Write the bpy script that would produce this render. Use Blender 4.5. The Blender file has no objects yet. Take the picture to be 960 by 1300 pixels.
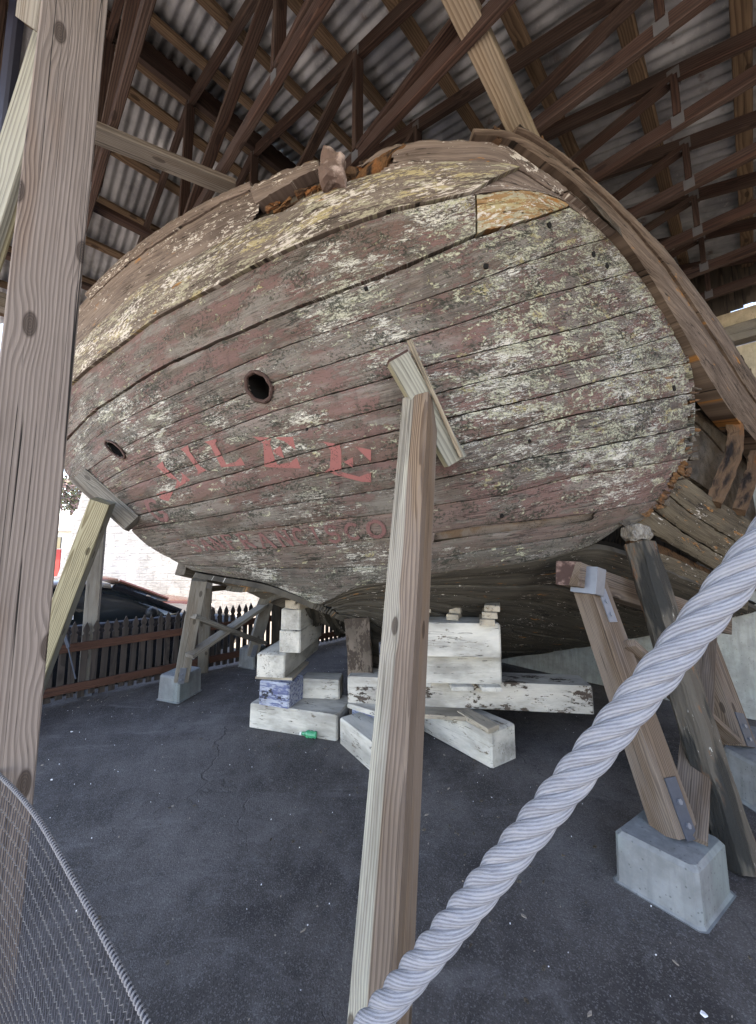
import bpy, bmesh, math, random
import numpy as np
from mathutils import Vector, Matrix, noise as mnoise
random.seed(7)
R = math.radians; UP = Vector((0,0,1))
scene = bpy.context.scene
COL = scene.collection

# ------------------------------------------------------------------ camera geometry
CAMH, FPX, CX, CY, TILT = 1.6, 480.0, 480.0, 640.0, R(6.5)
CT, ST = math.cos(TILT), math.sin(TILT)
def ray(px, py):
    a = (px-CX)/FPX; b = (CY-py)/FPX
    return Vector((a, CT-b*ST, ST+b*CT))
def P(px, py, Y):
    d = ray(px, py); k = Y/d.y
    return Vector((d.x*k, Y, CAMH+d.z*k))
def PZ(px, py, z):
    d = ray(px, py); k = (z-CAMH)/d.z
    return Vector((d.x*k, d.y*k, z))
def G(px, py): return PZ(px, py, 0.0)
def proj(v):
    x, y, z = v.x, v.y, v.z-CAMH
    f = y*CT+z*ST; u = -y*ST+z*CT
    return (CX+FPX*x/f, CY-FPX*u/f)
SX, SY = 0.703, 0.711
def ST3(s, t, z): return Vector((SX*s-SY*t, SY*s+SX*t, z))
def to_st(v): return (SX*v.x+SY*v.y, -SY*v.x+SX*v.y)

# ------------------------------------------------------------------ node helper
class NT:
    def __init__(s, name):
        s.m = bpy.data.materials.new(name); s.m.use_nodes = True
        s.t = s.m.node_tree; s.t.nodes.clear()
        s.out = s.t.nodes.new('ShaderNodeOutputMaterial')
    def n(s, typ, **kw):
        nd = s.t.nodes.new(typ)
        for k, v in kw.items(): setattr(nd, k, v)
        return nd
    def put(s, sock, v):
        if v is None: return
        if isinstance(v, bpy.types.NodeSocket): s.t.links.new(v, sock)
        else:
            if sock.type == 'RGBA' and len(v) == 3: v = (*v, 1)
            sock.default_value = v
    def math(s, op, a, b=None, c=None, clamp=False):
        nd = s.n('ShaderNodeMath', operation=op, use_clamp=clamp)
        for i, v in enumerate((a, b, c)):
            if v is not None: s.put(nd.inputs[i], v)
        return nd.outputs[0]
    def vmath(s, op, a, b=None):
        nd = s.n('ShaderNodeVectorMath', operation=op)
        s.put(nd.inputs[0], a)
        if b is not None: s.put(nd.inputs[1], b)
        return nd.outputs['Value'] if op in ('LENGTH', 'DISTANCE', 'DOT_PRODUCT') else nd.outputs[0]
    def mix(s, f, a, b, mode='MIX'):
        nd = s.n('ShaderNodeMix', data_type='RGBA', blend_type=mode)
        s.put(nd.inputs[0], f); s.put(nd.inputs[6], a); s.put(nd.inputs[7], b)
        return nd.outputs[2]
    def noise(s, v, sc=1.0, det=4.0, rough=0.55, dist=0.0):
        nd = s.n('ShaderNodeTexNoise')
        s.put(nd.inputs['Vector'], v)
        nd.inputs['Scale'].default_value = sc; nd.inputs['Detail'].default_value = det
        nd.inputs['Roughness'].default_value = rough; nd.inputs['Distortion'].default_value = dist
        return nd.outputs['Fac']
    def voro(s, v, sc=1.0, feat='F1', out='Distance', rnd=1.0, dim='3D'):
        nd = s.n('ShaderNodeTexVoronoi', feature=feat, voronoi_dimensions=dim)
        s.put(nd.inputs['Vector'], v); nd.inputs['Scale'].default_value = sc
        nd.inputs['Randomness'].default_value = rnd
        return nd.outputs[out]
    def sc(s, v, x, y, z): return s.vmath('MULTIPLY', v, (x, y, z))
    def ss(s, v, lo, hi):           # smoothstep mask (lo>hi inverts)
        nd = s.n('ShaderNodeMapRange', interpolation_type='SMOOTHSTEP')
        s.put(nd.inputs[0], v)
        if lo < hi:
            nd.inputs[1].default_value, nd.inputs[2].default_value = lo, hi
        else:
            nd.inputs[1].default_value, nd.inputs[2].default_value = hi, lo
            nd.inputs[3].default_value, nd.inputs[4].default_value = 1, 0
        return nd.outputs[0]
    def attr(s, name, out='Vector'):
        nd = s.n('ShaderNodeAttribute', attribute_name=name); return nd.outputs[out]
    def pos(s): return s.n('ShaderNodeNewGeometry').outputs['Position']
    def xyz(s, v):
        nd = s.n('ShaderNodeSeparateXYZ'); s.put(nd.inputs[0], v); return nd.outputs
    def comb(s, x, y, z):
        nd = s.n('ShaderNodeCombineXYZ')
        for i, v in enumerate((x, y, z)): s.put(nd.inputs[i], v)
        return nd.outputs[0]
    def bump(s, h, st=0.5, d=0.01):
        nd = s.n('ShaderNodeBump'); nd.inputs['Strength'].default_value = st
        nd.inputs['Distance'].default_value = d; s.put(nd.inputs['Height'], h); return nd.outputs[0]
    def done(s, col, rough=0.8, metal=0.0, nrm=None, spec=0.3, **kw):
        b = s.n('ShaderNodeBsdfPrincipled')
        s.put(b.inputs['Base Color'], col); s.put(b.inputs['Roughness'], rough)
        s.put(b.inputs['Metallic'], metal); b.inputs['Specular IOR Level'].default_value = spec
        if nrm is not None: s.put(b.inputs['Normal'], nrm)
        for k, v in kw.items(): s.put(b.inputs[k.replace('_', ' ')], v)
        s.t.links.new(b.outputs[0], s.out.inputs[0])
        return s.m

M = {}
def wood(name, early, late, sap=None, sapr=0.1, ringw=0.011, knots=0.5, stain=0.35, crack=0.5, grey=None, greyamt=0.0, fib=0.35, rough=0.8, warp=0.07):
    """sawn timber: growth rings about the pith of each piece, knots, fibres, checks"""
    n = NT(name); gc = n.attr('gc')
    w1 = n.noise(n.sc(gc, 4, 4, 0.55), 1, 2)
    w2 = n.noise(n.sc(gc, 22, 22, 2.2), 1, 2)
    gx, gy, gz = n.xyz(gc); kv = n.comb(n.math('MULTIPLY', n.math('ADD', gx, gy), 5.0), n.math('MULTIPLY', gz, 2.0), 0.0)
    kd = n.voro(kv, 1.0, dim='2D')
    kn = n.ss(kd, 0.085, 0.06)
    halo = n.ss(kd, 0.28, 0.05)
    xy = n.sc(gc, 1, 1, 0)
    r = n.vmath('LENGTH', xy)
    r = n.math('ADD', r, n.math('MULTIPLY', n.math('SUBTRACT', w1, 0.5), warp))
    r = n.math('ADD', r, n.math('MULTIPLY', n.math('SUBTRACT', w2, 0.5), 0.016))
    r = n.math('ADD', r, n.math('MULTIPLY', halo, 0.010))
    rr = n.math('FRACT', n.math('DIVIDE', r, ringw))
    ring = n.math('MULTIPLY', n.ss(rr, 0.25, 0.85), n.ss(rr, 1.0, 0.93))
    fibre = n.noise(n.sc(gc, 260, 260, 5), 1, 3, 0.6)
    blot = n.noise(n.sc(gc, 6, 6, 1.3), 1, 5, 0.6)
    col = n.mix(ring, early, late)
    if sap:
        s2 = tuple(c*0.52 for c in sap)
        scol = n.mix(n.math('MULTIPLY', ring, 0.75), sap, s2)
        col = n.mix(n.ss(r, sapr-0.004, sapr+0.004), col, scol)
    if grey:
        gm = n.ss(n.noise(n.sc(gc, 9, 9, 1.1), 1, 4, 0.6), 0.5-greyamt*0.3, 0.62-greyamt*0.2)
        col = n.mix(n.math('MULTIPLY', gm, min(1, greyamt+0.2)), col, n.mix(ring, grey, tuple(c*0.7 for c in grey)))
    col = n.mix(n.math('MULTIPLY', n.ss(blot, 0.45, 0.72), stain), col, tuple(c*0.45 for c in late))
    col = n.mix(n.math('MULTIPLY', n.math('SUBTRACT', 1.0, fibre), fib), col, tuple(c*0.4 for c in late))
    kring = n.math('FRACT', n.math('MULTIPLY', kd, 60.0))
    col = n.mix(n.math('MULTIPLY', kn, knots), col, n.mix(kring, tuple(c*0.5 for c in late), tuple(c*0.22 for c in late)))
    cn = n.noise(n.sc(gc, 30, 30, 0.22), 1, 2, 0.5)
    ck = n.math('MULTIPLY', n.ss(n.math('ABSOLUTE', n.math('SUBTRACT', cn, 0.5)), 0.011, 0.003), n.ss(blot, 0.43, 0.5))
    col = n.mix(n.math('MULTIPLY', ck, crack), col, (0.012, 0.01, 0.009))
    h = n.math('SUBTRACT', n.math('ADD', n.math('MULTIPLY', fibre, 0.5), n.math('MULTIPLY', ring, 0.5)), n.math('MULTIPLY', ck, 2.0))
    M[name] = n.done(col, rough, nrm=n.bump(h, 0.45, 0.004))
    return M[name]

wood('timber_treated', (0.265,0.18,0.122), (0.115,0.072,0.049), sap=(0.50,0.47,0.385), sapr=0.095, ringw=0.0085, knots=0.8, stain=0.4, fib=0.55, warp=0.05, grey=(0.25,0.20,0.175), greyamt=0.3)
wood('timber_post', (0.28,0.205,0.165), (0.15,0.105,0.085), ringw=0.0085, knots=0.9, stain=0.4, crack=1.0, grey=(0.30,0.25,0.225), greyamt=0.5, warp=0.028, fib=0.5)
wood('timber_green', (0.42,0.38,0.26), (0.22,0.18,0.11), sap=(0.33,0.32,0.275), sapr=0.13, ringw=0.012, knots=0.9, stain=0.3)
wood('timber_grey', (0.235,0.20,0.165), (0.125,0.10,0.082), ringw=0.009, knots=0.7, stain=0.5, grey=(0.30,0.28,0.25), greyamt=0.5)
wood('timber_brown', (0.17,0.118,0.084), (0.08,0.052,0.038), ringw=0.009, knots=0.8, stain=0.35, grey=(0.26,0.21,0.18), greyamt=0.3)
wood('timber_pale', (0.36,0.285,0.205), (0.21,0.155,0.108), ringw=0.016, knots=0.8, stain=0.3, grey=(0.36,0.31,0.24), greyamt=0.35)
wood('truss_wood', (0.095,0.050,0.037), (0.042,0.023,0.018), ringw=0.012, knots=0.6, stain=0.55, grey=(0.12,0.085,0.072), greyamt=0.3)
wood('purlin_wood', (0.29,0.195,0.125), (0.155,0.098,0.063), ringw=0.014, knots=0.8, stain=0.45)
wood('old_oak', (0.105,0.075,0.052), (0.04,0.03,0.022), ringw=0.01, knots=0.3, stain=0.7, crack=1.0, grey=(0.16,0.135,0.11), greyamt=0.35)
wood('rail_wood', (0.25,0.17,0.115), (0.10,0.065,0.045), ringw=0.008, knots=0.3, stain=0.5, crack=1.0, grey=(0.27,0.235,0.215), greyamt=0.45)
wood('fence_dark', (0.065,0.05,0.045), (0.035,0.028,0.026), ringw=0.01, knots=0.4, stain=0.5)
wood('fence_rail', (0.12,0.052,0.034), (0.065,0.028,0.02), ringw=0.01, knots=0.4, stain=0.4)

def rotten(name, base):
    n = NT(name); gc = n.attr('gc')
    a = n.noise(n.sc(gc, 60, 60, 5), 1, 5, 0.65); b = n.noise(n.sc(gc, 9, 9, 2.5), 1, 5, 0.6)
    col = n.mix(a, tuple(c*0.35 for c in base), base)
    col = n.mix(n.math('MULTIPLY', n.ss(b, 0.54, 0.64), .8), col, (0.26,0.10,0.035))
    col = n.mix(n.ss(n.noise(n.sc(gc, 14, 14, 3), 1, 4), 0.5, 0.34), col, (0.018,0.012,0.01))
    M[name] = n.done(col, 0.85, nrm=n.bump(n.math('ADD', a, b), 1.0, 0.02))
rotten('rotten_wood', (0.17,0.095,0.055))
rotten('rib_wood', (0.21,0.12,0.07))
rotten('rotten_orange', (0.24,0.115,0.05))

def shore_old():
    n = NT('shore_old'); gc = n.attr('gc')
    a = n.noise(n.sc(gc, 70, 70, 3), 1, 5, 0.65); b = n.noise(n.sc(gc, 13, 13, 3.2), 1, 5, 0.65)
    z = n.xyz(gc)[2]
    col = n.mix(a, (0.035,0.03,0.026), (0.15,0.125,0.10))
    col = n.mix(n.math('MULTIPLY', n.ss(b, 0.56, 0.64), .8), col, (0.19,0.085,0.04))
    col = n.mix(n.ss(n.noise(n.sc(gc, 50, 50, 14), 1, 4, 0.7), 0.66, 0.70), col, (0.42,0.40,0.36))
    col = n.mix(n.ss(n.noise(n.sc(gc, 8, 8, 2), 1, 4), 0.52, 0.42), col, (0.025,0.024,0.022))
    M['shore_old'] = n.done(col, 0.8, nrm=n.bump(n.math('ADD', a, b), 0.9, 0.015))
shore_old()

def hull_paint(name, kind='face'):
    n = NT(name); gc = n.attr('gc'); u, v, rnd = n.xyz(gc)
    pos = n.pos(); px, py, pz = n.xyz(pos)
    off = n.math('MULTIPLY', rnd, 37.0)
    q = n.comb(u, v, off)
    # weathered bare wood
    fib = n.noise(n.sc(q, 7, 190, 1), 1, 5, 0.65, 0.4)
    fib2 = n.noise(n.sc(q, 2.5, 46, 1), 1, 4, 0.6, 0.6)
    grain = n.math('ADD', n.math('MULTIPLY', fib, 0.6), n.math('MULTIPLY', fib2, 0.4))
    bare = n.mix(n.ss(grain, 0.3, 0.72), (0.05,0.039,0.033), (0.235,0.20,0.178))
    big = n.noise(n.sc(pos, 1.1, 1.1, 1.5), 1, 4, 0.6)
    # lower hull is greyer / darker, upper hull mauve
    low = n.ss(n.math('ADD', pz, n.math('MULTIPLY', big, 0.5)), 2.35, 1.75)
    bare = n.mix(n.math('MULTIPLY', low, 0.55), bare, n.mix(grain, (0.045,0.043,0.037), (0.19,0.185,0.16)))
    # old maroon paint film
    pm_n = n.math('ADD', n.math('MULTIPLY', n.noise(n.sc(q, 3.5, 10, 1), 1, 6, 0.65), 0.7), n.math('MULTIPLY', n.noise(n.sc(q, 30, 75, 1), 1, 5, 0.7), 0.3))
    pm = n.ss(n.math('ADD', pm_n, n.math('MULTIPLY', n.math('SUBTRACT', rnd, 0.5), 0.10)), 0.455, 0.50)
    maroon = n.mix(n.noise(n.sc(q, 5, 24, 1), 1, 4), (0.080,0.036,0.030), (0.185,0.096,0.084))
    maroon = n.mix(n.math('MULTIPLY', fib, 0.35), maroon, (0.26,0.20,0.20))
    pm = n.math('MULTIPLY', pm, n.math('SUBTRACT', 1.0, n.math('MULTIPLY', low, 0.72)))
    col = n.mix(n.math('MULTIPLY', pm, 0.9), bare, maroon)
    # brown patches where the wood is soaked, and run-down stains
    bp = n.ss(n.noise(n.sc(q, 1.6, 6, 1), 1, 5, 0.62), 0.50, 0.60)
    col = n.mix(n.math('MULTIPLY', bp, 0.45), col, n.mix(grain, (0.035,0.024,0.019), (0.165,0.118,0.09)))
    bg_ = n.ss(n.noise(n.sc(q, 1.3, 5, 2), 1, 5, 0.62), 0.54, 0.62)
    col = n.mix(n.math('MULTIPLY', bg_, 0.6), col, n.mix(grain, (0.08,0.072,0.065), (0.34,0.315,0.285)))
    run = n.ss(n.noise(n.sc(pos, 9, 9, 0.7), 1, 4, 0.6), 0.54, 0.66)
    col = n.mix(n.math('MULTIPLY', run, 0.35), col, (0.04,0.034,0.03))
    # white primer flakes
    zx = n.ss(n.math('ADD', px, n.math('MULTIPLY', pz, 0.25)), 0.5, 1.5)
    zone = n.math('MULTIPLY', zx, n.ss(pz, 1.75, 2.35))
    wz = n.noise(n.sc(pos, 1.6, 1.6, 2.0), 1.0, 4, 0.6)
    wn = n.math('ADD', n.math('MULTIPLY', n.noise(n.sc(q, 22, 90, 1), 1, 7, 0.78, 0.8), 0.68), n.math('MULTIPLY', n.noise(n.sc(q, 4.5, 14, 1), 1, 5, 0.65), 0.32))
    wm = n.math('ADD', wn, n.math('ADD', n.math('MULTIPLY', n.math('SUBTRACT', wz, 0.5), 0.5), n.math('MULTIPLY', n.math('SUBTRACT', zone, .35), 0.05)))
    white = n.ss(wm, 0.535, 0.565)
    wcol = n.mix(n.noise(n.sc(q, 40, 90, 1), 1, 3), (0.36,0.345,0.30), (0.80,0.785,0.72))
    wcol = n.mix(n.ss(n.noise(n.sc(q, 3, 8, 1), 1, 3), .48, .6), wcol, (0.42,0.42,0.34))
    pit = n.math('MAXIMUM', n.ss(n.voro(n.sc(q, 1, 1.3, 1), 75.0), 0.30, 0.18), n.ss(n.noise(n.sc(q, 90, 150, 1), 1, 4, .75), .53, .60))
    wcol = n.mix(n.math('MULTIPLY', pit, n.ss(n.noise(n.sc(q, 5, 9, 1), 1, 3), .40, .52)), wcol, (0.06,0.055,0.046))
    col = n.mix(n.math('MULTIPLY', white, 0.88), col, wcol)
    # greyish-green / yellow lichen towards the starboard side and along the moulding
    # zone follows where the hull gets rain, a property of the place
    ln = n.noise(n.sc(q, 9, 17, 1), 1, 6, 0.68, 0.5)
    lm = n.ss(n.math('ADD', ln, n.math('ADD', n.math('MULTIPLY', zone, 0.10), n.math('MULTIPLY', n.math('SUBTRACT', n.noise(n.sc(pos, 2.2, 2.2, 3), 1, 3), .5), .22))), 0.595, 0.65)
    spk = n.voro(n.sc(q, 1, 1, 1), 70.0)
    lcol = n.mix(n.noise(n.sc(q, 16, 20, 1), 1, 4), (0.28,0.285,0.20), (0.54,0.535,0.42))
    lcol = n.mix(n.ss(n.noise(n.sc(q, 55, 70, 1), 1, 4, 0.7), 0.46, 0.36), lcol, (0.05,0.052,0.04))
    lcol = n.mix(n.ss(n.noise(n.sc(q, 7, 9, 1), 1, 3), 0.56, 0.64), lcol, (0.34,0.30,0.17))
    col = n.mix(n.math('MULTIPLY', lm, n.ss(spk, 0.75, 0.45)), col, lcol)
    # dark algae freckles
    dk = n.ss(n.math('ADD', n.noise(n.sc(q, 48, 60, 1), 1, 5, 0.75), n.math('MULTIPLY', n.math('SUBTRACT', n.noise(n.sc(q, 4, 8, 1), 1, 4), 0.5), 0.6)), 0.565, 0.62)
    col = n.mix(n.math('MULTIPLY', dk, 0.85), col, (0.03,0.034,0.026))
    # rust-coloured rot
    rt = n.noise(n.sc(q, 5, 20, 1), 1, 5, 0.6)
    rt = n.math('ADD', rt, n.math('MULTIPLY', n.ss(px, 1.55, 2.3), 0.09)); rm = n.ss(rt, 0.69, 0.75)
    col = n.mix(n.math('MULTIPLY', rm, 0.9), col, n.mix(fib, (0.045,0.022,0.012), (0.34,0.17,0.075)))
    # per-plank tone
    col = n.mix(0.5, col, n.mix(rnd, (0.36,0.34,0.33), (0.70,0.66,0.64)), 'MULTIPLY')
    col = n.mix(1.0, col, (1.4,1.4,1.4), 'MULTIPLY')
    chk = n.ss(n.math('ABSOLUTE', n.math('SUBTRACT', n.noise(n.sc(q, 2.2, 40, 1), 1, 2), 0.5)), 0.010, 0.003)
    chk = n.math('MULTIPLY', chk, n.ss(big, 0.46, 0.54))
    col = n.mix(n.math('MULTIPLY', chk, 0.85), col, (0.015,0.012,0.01))
    h = n.math('ADD', n.math('MULTIPLY', grain, 0.5), n.math('ADD', n.math('MULTIPLY', pm, 0.25), n.math('ADD', n.math('MULTIPLY', white, 0.5), n.math('MULTIPLY', lm, 0.5))))
    h = n.math('SUBTRACT', h, n.math('ADD', n.math('MULTIPLY', chk, 1.5), n.math('MULTIPLY', rm, 0.4)))
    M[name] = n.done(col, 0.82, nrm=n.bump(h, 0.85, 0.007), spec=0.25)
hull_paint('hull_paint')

def board_mat(name, lite, dark, moss=0.0, flake=0.0, orange=0.0):
    n = NT(name); gc = n.attr('gc'); u, v, rnd = n.xyz(gc)
    q = n.comb(u, v, n.math('MULTIPLY', rnd, 37.0))
    f1 = n.noise(n.sc(q, 5, 150, 1), 1, 5, 0.65, 0.5); f2 = n.noise(n.sc(q, 1.5, 30, 1), 1, 4, 0.6, 0.8)
    g = n.math('ADD', n.math('MULTIPLY', f1, 0.5), n.math('MULTIPLY', f2, 0.5))
    col = n.mix(n.ss(g, 0.3, 0.7), dark, lite)
    b = n.noise(n.sc(q, 3, 9, 1), 1, 5, 0.6)
    col = n.mix(n.math('MULTIPLY', n.ss(b, 0.5, 0.7), 0.5), col, tuple(c*0.6 for c in dark))
    if moss:
        mm = n.ss(n.math('ADD', n.math('ADD', n.math('MULTIPLY', n.noise(n.sc(q, 7, 30, 1), 1, 6, 0.72), .6), n.math('MULTIPLY', n.noise(n.sc(q, 38, 90, 1), 1, 5, 0.7), .4)), moss*0.06), 0.545, 0.575)
        mc = n.mix(n.noise(n.sc(q, 30, 60, 1), 1, 4, 0.7), (0.13,0.12,0.08), (0.52,0.48,0.36))
        mc = n.mix(n.ss(n.noise(n.sc(q, 2.5, 9, 1), 1, 3), 0.5, 0.58), mc, (0.36,0.30,0.17))
        col = n.mix(mm, col, mc)
    if flake:
        fm = n.ss(n.math('ADD', n.noise(n.sc(q, 22, 60, 1), 1, 6, 0.72), n.math('MULTIPLY', n.math('SUBTRACT', n.noise(n.sc(q, 3, 6, 1), 1, 3), 0.5), 0.5)), 0.62-flake*0.1, 0.65-flake*0.1)
        col = n.mix(fm, col, (0.55,0.50,0.45))
    if orange:
        om = n.ss(n.noise(n.sc(q, 4, 14, 1), 1, 5, 0.65), 0.66-orange*0.1, 0.72-orange*0.1)
        col = n.mix(om, col, n.mix(f1, (0.16,0.06,0.02), (0.50,0.24,0.08)))
    ck = n.ss(n.math('ABSOLUTE', n.math('SUBTRACT', n.noise(n.sc(q, 1.6, 34, 1), 1, 2), 0.5)), 0.012, 0.004)
    ck = n.math('MULTIPLY', ck, n.ss(b, 0.45, 0.52))
    col = n.mix(n.math('MULTIPLY', ck, 0.9), col, (0.015,0.012,0.01))
    M[name] = n.done(col, 0.85, nrm=n.bump(n.math('SUBTRACT', g, ck), 0.6, 0.005), spec=0.2)
board_mat('bulwark_wood', (0.245,0.19,0.163), (0.09,0.066,0.056), flake=0.15, orange=0.2)
board_mat('moulding_wood', (0.235,0.19,0.16), (0.08,0.06,0.05), moss=0.55, flake=0.5, orange=0.1)
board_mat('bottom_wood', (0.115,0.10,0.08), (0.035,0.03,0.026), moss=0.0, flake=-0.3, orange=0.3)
board_mat('strake_wood', (0.16,0.13,0.09), (0.05,0.038,0.028), moss=0, flake=-0.2, orange=0.55)
board_mat('patch_wood', (0.36,0.235,0.12), (0.20,0.10,0.045), moss=0.9, flake=0.4, orange=0.35)
board_mat('cap_wood', (0.21,0.155,0.12), (0.055,0.036,0.027), orange=0.35)

def simple(name, col, rough=0.7, metal=0.0, var=0.25, sc=12, bump=0.2, dirt=None, **kw):
    n = NT(name); p = n.attr('gc')
    a = n.noise(p, sc, 5, 0.65)
    c = n.mix(n.math('MULTIPLY', a, var*2), col, tuple(x*0.45 for x in col))
    if dirt: c = n.mix(n.ss(n.noise(p, sc*0.4, 5, 0.6), 0.5, 0.68), c, dirt)
    M[name] = n.done(c, rough, metal, nrm=n.bump(a, bump, 0.004), **kw); return M[name]
simple('black', (0.008,0.007,0.007), 0.95, var=0)
simple('galv_steel', (0.25,0.27,0.315), 0.5, 0.55, 0.25, 30)
simple('plate_dull', (0.20,0.20,0.205), 0.6, 0.4, 0.3, 30)
simple('dark_steel', (0.10,0.115,0.15), 0.5, 0.5, 0.3, 30)
simple('rust_iron', (0.20,0.135,0.115), 0.85, 0.1, 0.4, 26, 1.5, dirt=(0.46,0.36,0.33))
simple('ring_iron', (0.075,0.04,0.034), 0.8, 0.1, 0.4, 40, 0.8, dirt=(0.22,0.14,0.12))
simple('car_black', (0.012,0.012,0.015), 0.18, 0.0, 0.02, 2, 0, spec=0.6)
simple('car_red', (0.05,0.018,0.012), 0.25, 0.0, 0.05, 2, 0, spec=0.6)
simple('car_blue', (0.03,0.10,0.40), 0.25, 0.0, 0.05, 2, 0, spec=0.6)
simple('tyre', (0.02,0.02,0.02), 0.9, var=0.1)
simple('rim', (0.4,0.4,0.42), 0.35, 0.8, var=0.1)
simple('paper', (0.8,0.78,0.8), 0.8, var=0.03)
simple('chip_tan', (0.28,0.23,0.19), 0.9, var=0.1)
simple('trim_black', (0.015,0.015,0.017), 0.5, var=0.05)
simple('lamp_glass', (0.7,0.7,0.7), 0.15, var=0.02)
simple('garage_white', (0.75,0.74,0.70), 0.8, var=0.1, sc=3)
simple('garage_red', (0.45,0.045,0.04), 0.6, var=0.1, sc=3)
simple('garage_roof', (0.6,0.58,0.55), 0.8, var=0.2, sc=6)
simple('net_wire', (0.17,0.16,0.16), 0.75, 0.0, 0.25, 50, 0.3)
simple('net_dark', (0.06,0.058,0.07), 0.8, 0.0, 0.2, 50, 0.2)
simple('cord', (0.30,0.285,0.29), 0.85, 0, 0.2, 60, 0.4)
simple('bark', (0.12,0.09,0.07), 0.9, var=0.4)
simple('leaf', (0.07,0.085,0.05), 0.7, var=0.3, sc=3)
simple('bloom', (0.15,0.11,0.115), 0.8, var=0.3, sc=3)
simple('pipe_dark', (0.05,0.055,0.085), 0.45, 0.2, var=0.2)

def mk_glass():
    n = NT('car_glass'); M['car_glass'] = n.done((0.02,0.025,0.03), 0.05, spec=0.8)
    n = NT('bottle_green')
    M['bottle_green'] = n.done((0.06,0.55,0.28), 0.12, spec=0.6, Transmission_Weight=0.55)
mk_glass()

def concrete(name, base, green=0.4, streak=0.5):
    n = NT(name); p = n.pos()
    a = n.noise(p, 7, 6, 0.65); b = n.noise(p, 60, 4, 0.7); s = n.noise(n.sc(p, 26, 26, 3), 1, 4, 0.6)
    col = n.mix(n.ss(a, 0.3, 0.7), tuple(c*0.62 for c in base), base)
    col = n.mix(n.math('MULTIPLY', n.ss(s, 0.42, 0.66), streak), col, tuple(c*0.5 for c in base))
    col = n.mix(n.math('MULTIPLY', n.ss(n.noise(p, 3.5, 4), 0.45, 0.65), green), col, (base[0]*0.62, base[1]*0.78, base[2]*0.74))
    pit = n.ss(n.voro(p, 38.0), 0.19, 0.11)
    col = n.mix(n.math('MULTIPLY', pit, 0.6), col, tuple(c*0.3 for c in base))
    col = n.mix(n.math('MULTIPLY', b, 0.25), col, tuple(c*0.5 for c in base))
    h = n.math('SUBTRACT', n.math('ADD', b, n.math('MULTIPLY', a, 2)), pit)
    M[name] = n.done(col, 0.85, nrm=n.bump(h, 0.35, 0.004))
concrete('concrete', (0.25,0.255,0.26), 0.45, 0.5)
concrete('stucco_grey', (0.50,0.49,0.45), 0.15, 0.45)
concrete('stucco_tan', (0.64,0.54,0.40), 0.0, 0.3)

def white_block(name, base, chip, amount, blue=0.0):
    n = NT(name); gc = n.attr('gc')
    a = n.noise(n.sc(gc, 9, 9, 5), 1, 6, 0.7); b = n.noise(n.sc(gc, 80, 80, 14), 1, 4, 0.65)
    col = n.mix(n.ss(n.noise(n.sc(gc, 5, 5, 2), 1, 5, 0.6), 0.35, 0.7), base, tuple(c*0.45 for c in base))
    if blue: col = n.mix(n.ss(n.noise(n.sc(gc, 40, 40, 8), 1, 4, 0.7), 0.46, 0.58), col, (0.10,0.12,0.23))
    pl = n.ss(n.math('ADD', n.math('MULTIPLY', a, 0.7), n.math('MULTIPLY', n.noise(n.sc(gc, 50, 50, 22), 1, 4, 0.7), 0.3)), amount, amount+0.03)
    col = n.mix(pl, col, n.mix(b, tuple(c*0.5 for c in chip), chip))
    ck = n.ss(n.math('ABSOLUTE', n.math('SUBTRACT', n.noise(n.sc(gc, 22, 22, 1.6), 1, 3), 0.5)), 0.010, 0.003)
    ck = n.math('MULTIPLY', ck, n.ss(a, 0.48, 0.55))
    col = n.mix(n.math('MULTIPLY', ck, 0.85), col, (0.02,0.018,0.015))
    col = n.mix(n.math('MULTIPLY', b, 0.22), col, (0.12,0.10,0.08))
    M[name] = n.done(col, 0.8, nrm=n.bump(n.math('SUBTRACT', b, n.math('ADD', pl, ck)), 0.5, 0.004))
white_block('crib_white', (0.64,0.59,0.52), (0.23,0.18,0.14), 0.60)
white_block('crib_peeling', (0.58,0.53,0.47), (0.10,0.07,0.055), 0.55)
white_block('crib_blue', (0.40,0.42,0.49), (0.03,0.03,0.04), 0.56, blue=1)
white_block('crib_bare', (0.42,0.35,0.27), (0.22,0.15,0.10), 0.60)
white_block('stern_post_wood', (0.19,0.145,0.115), (0.06,0.04,0.03), 0.48)

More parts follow.
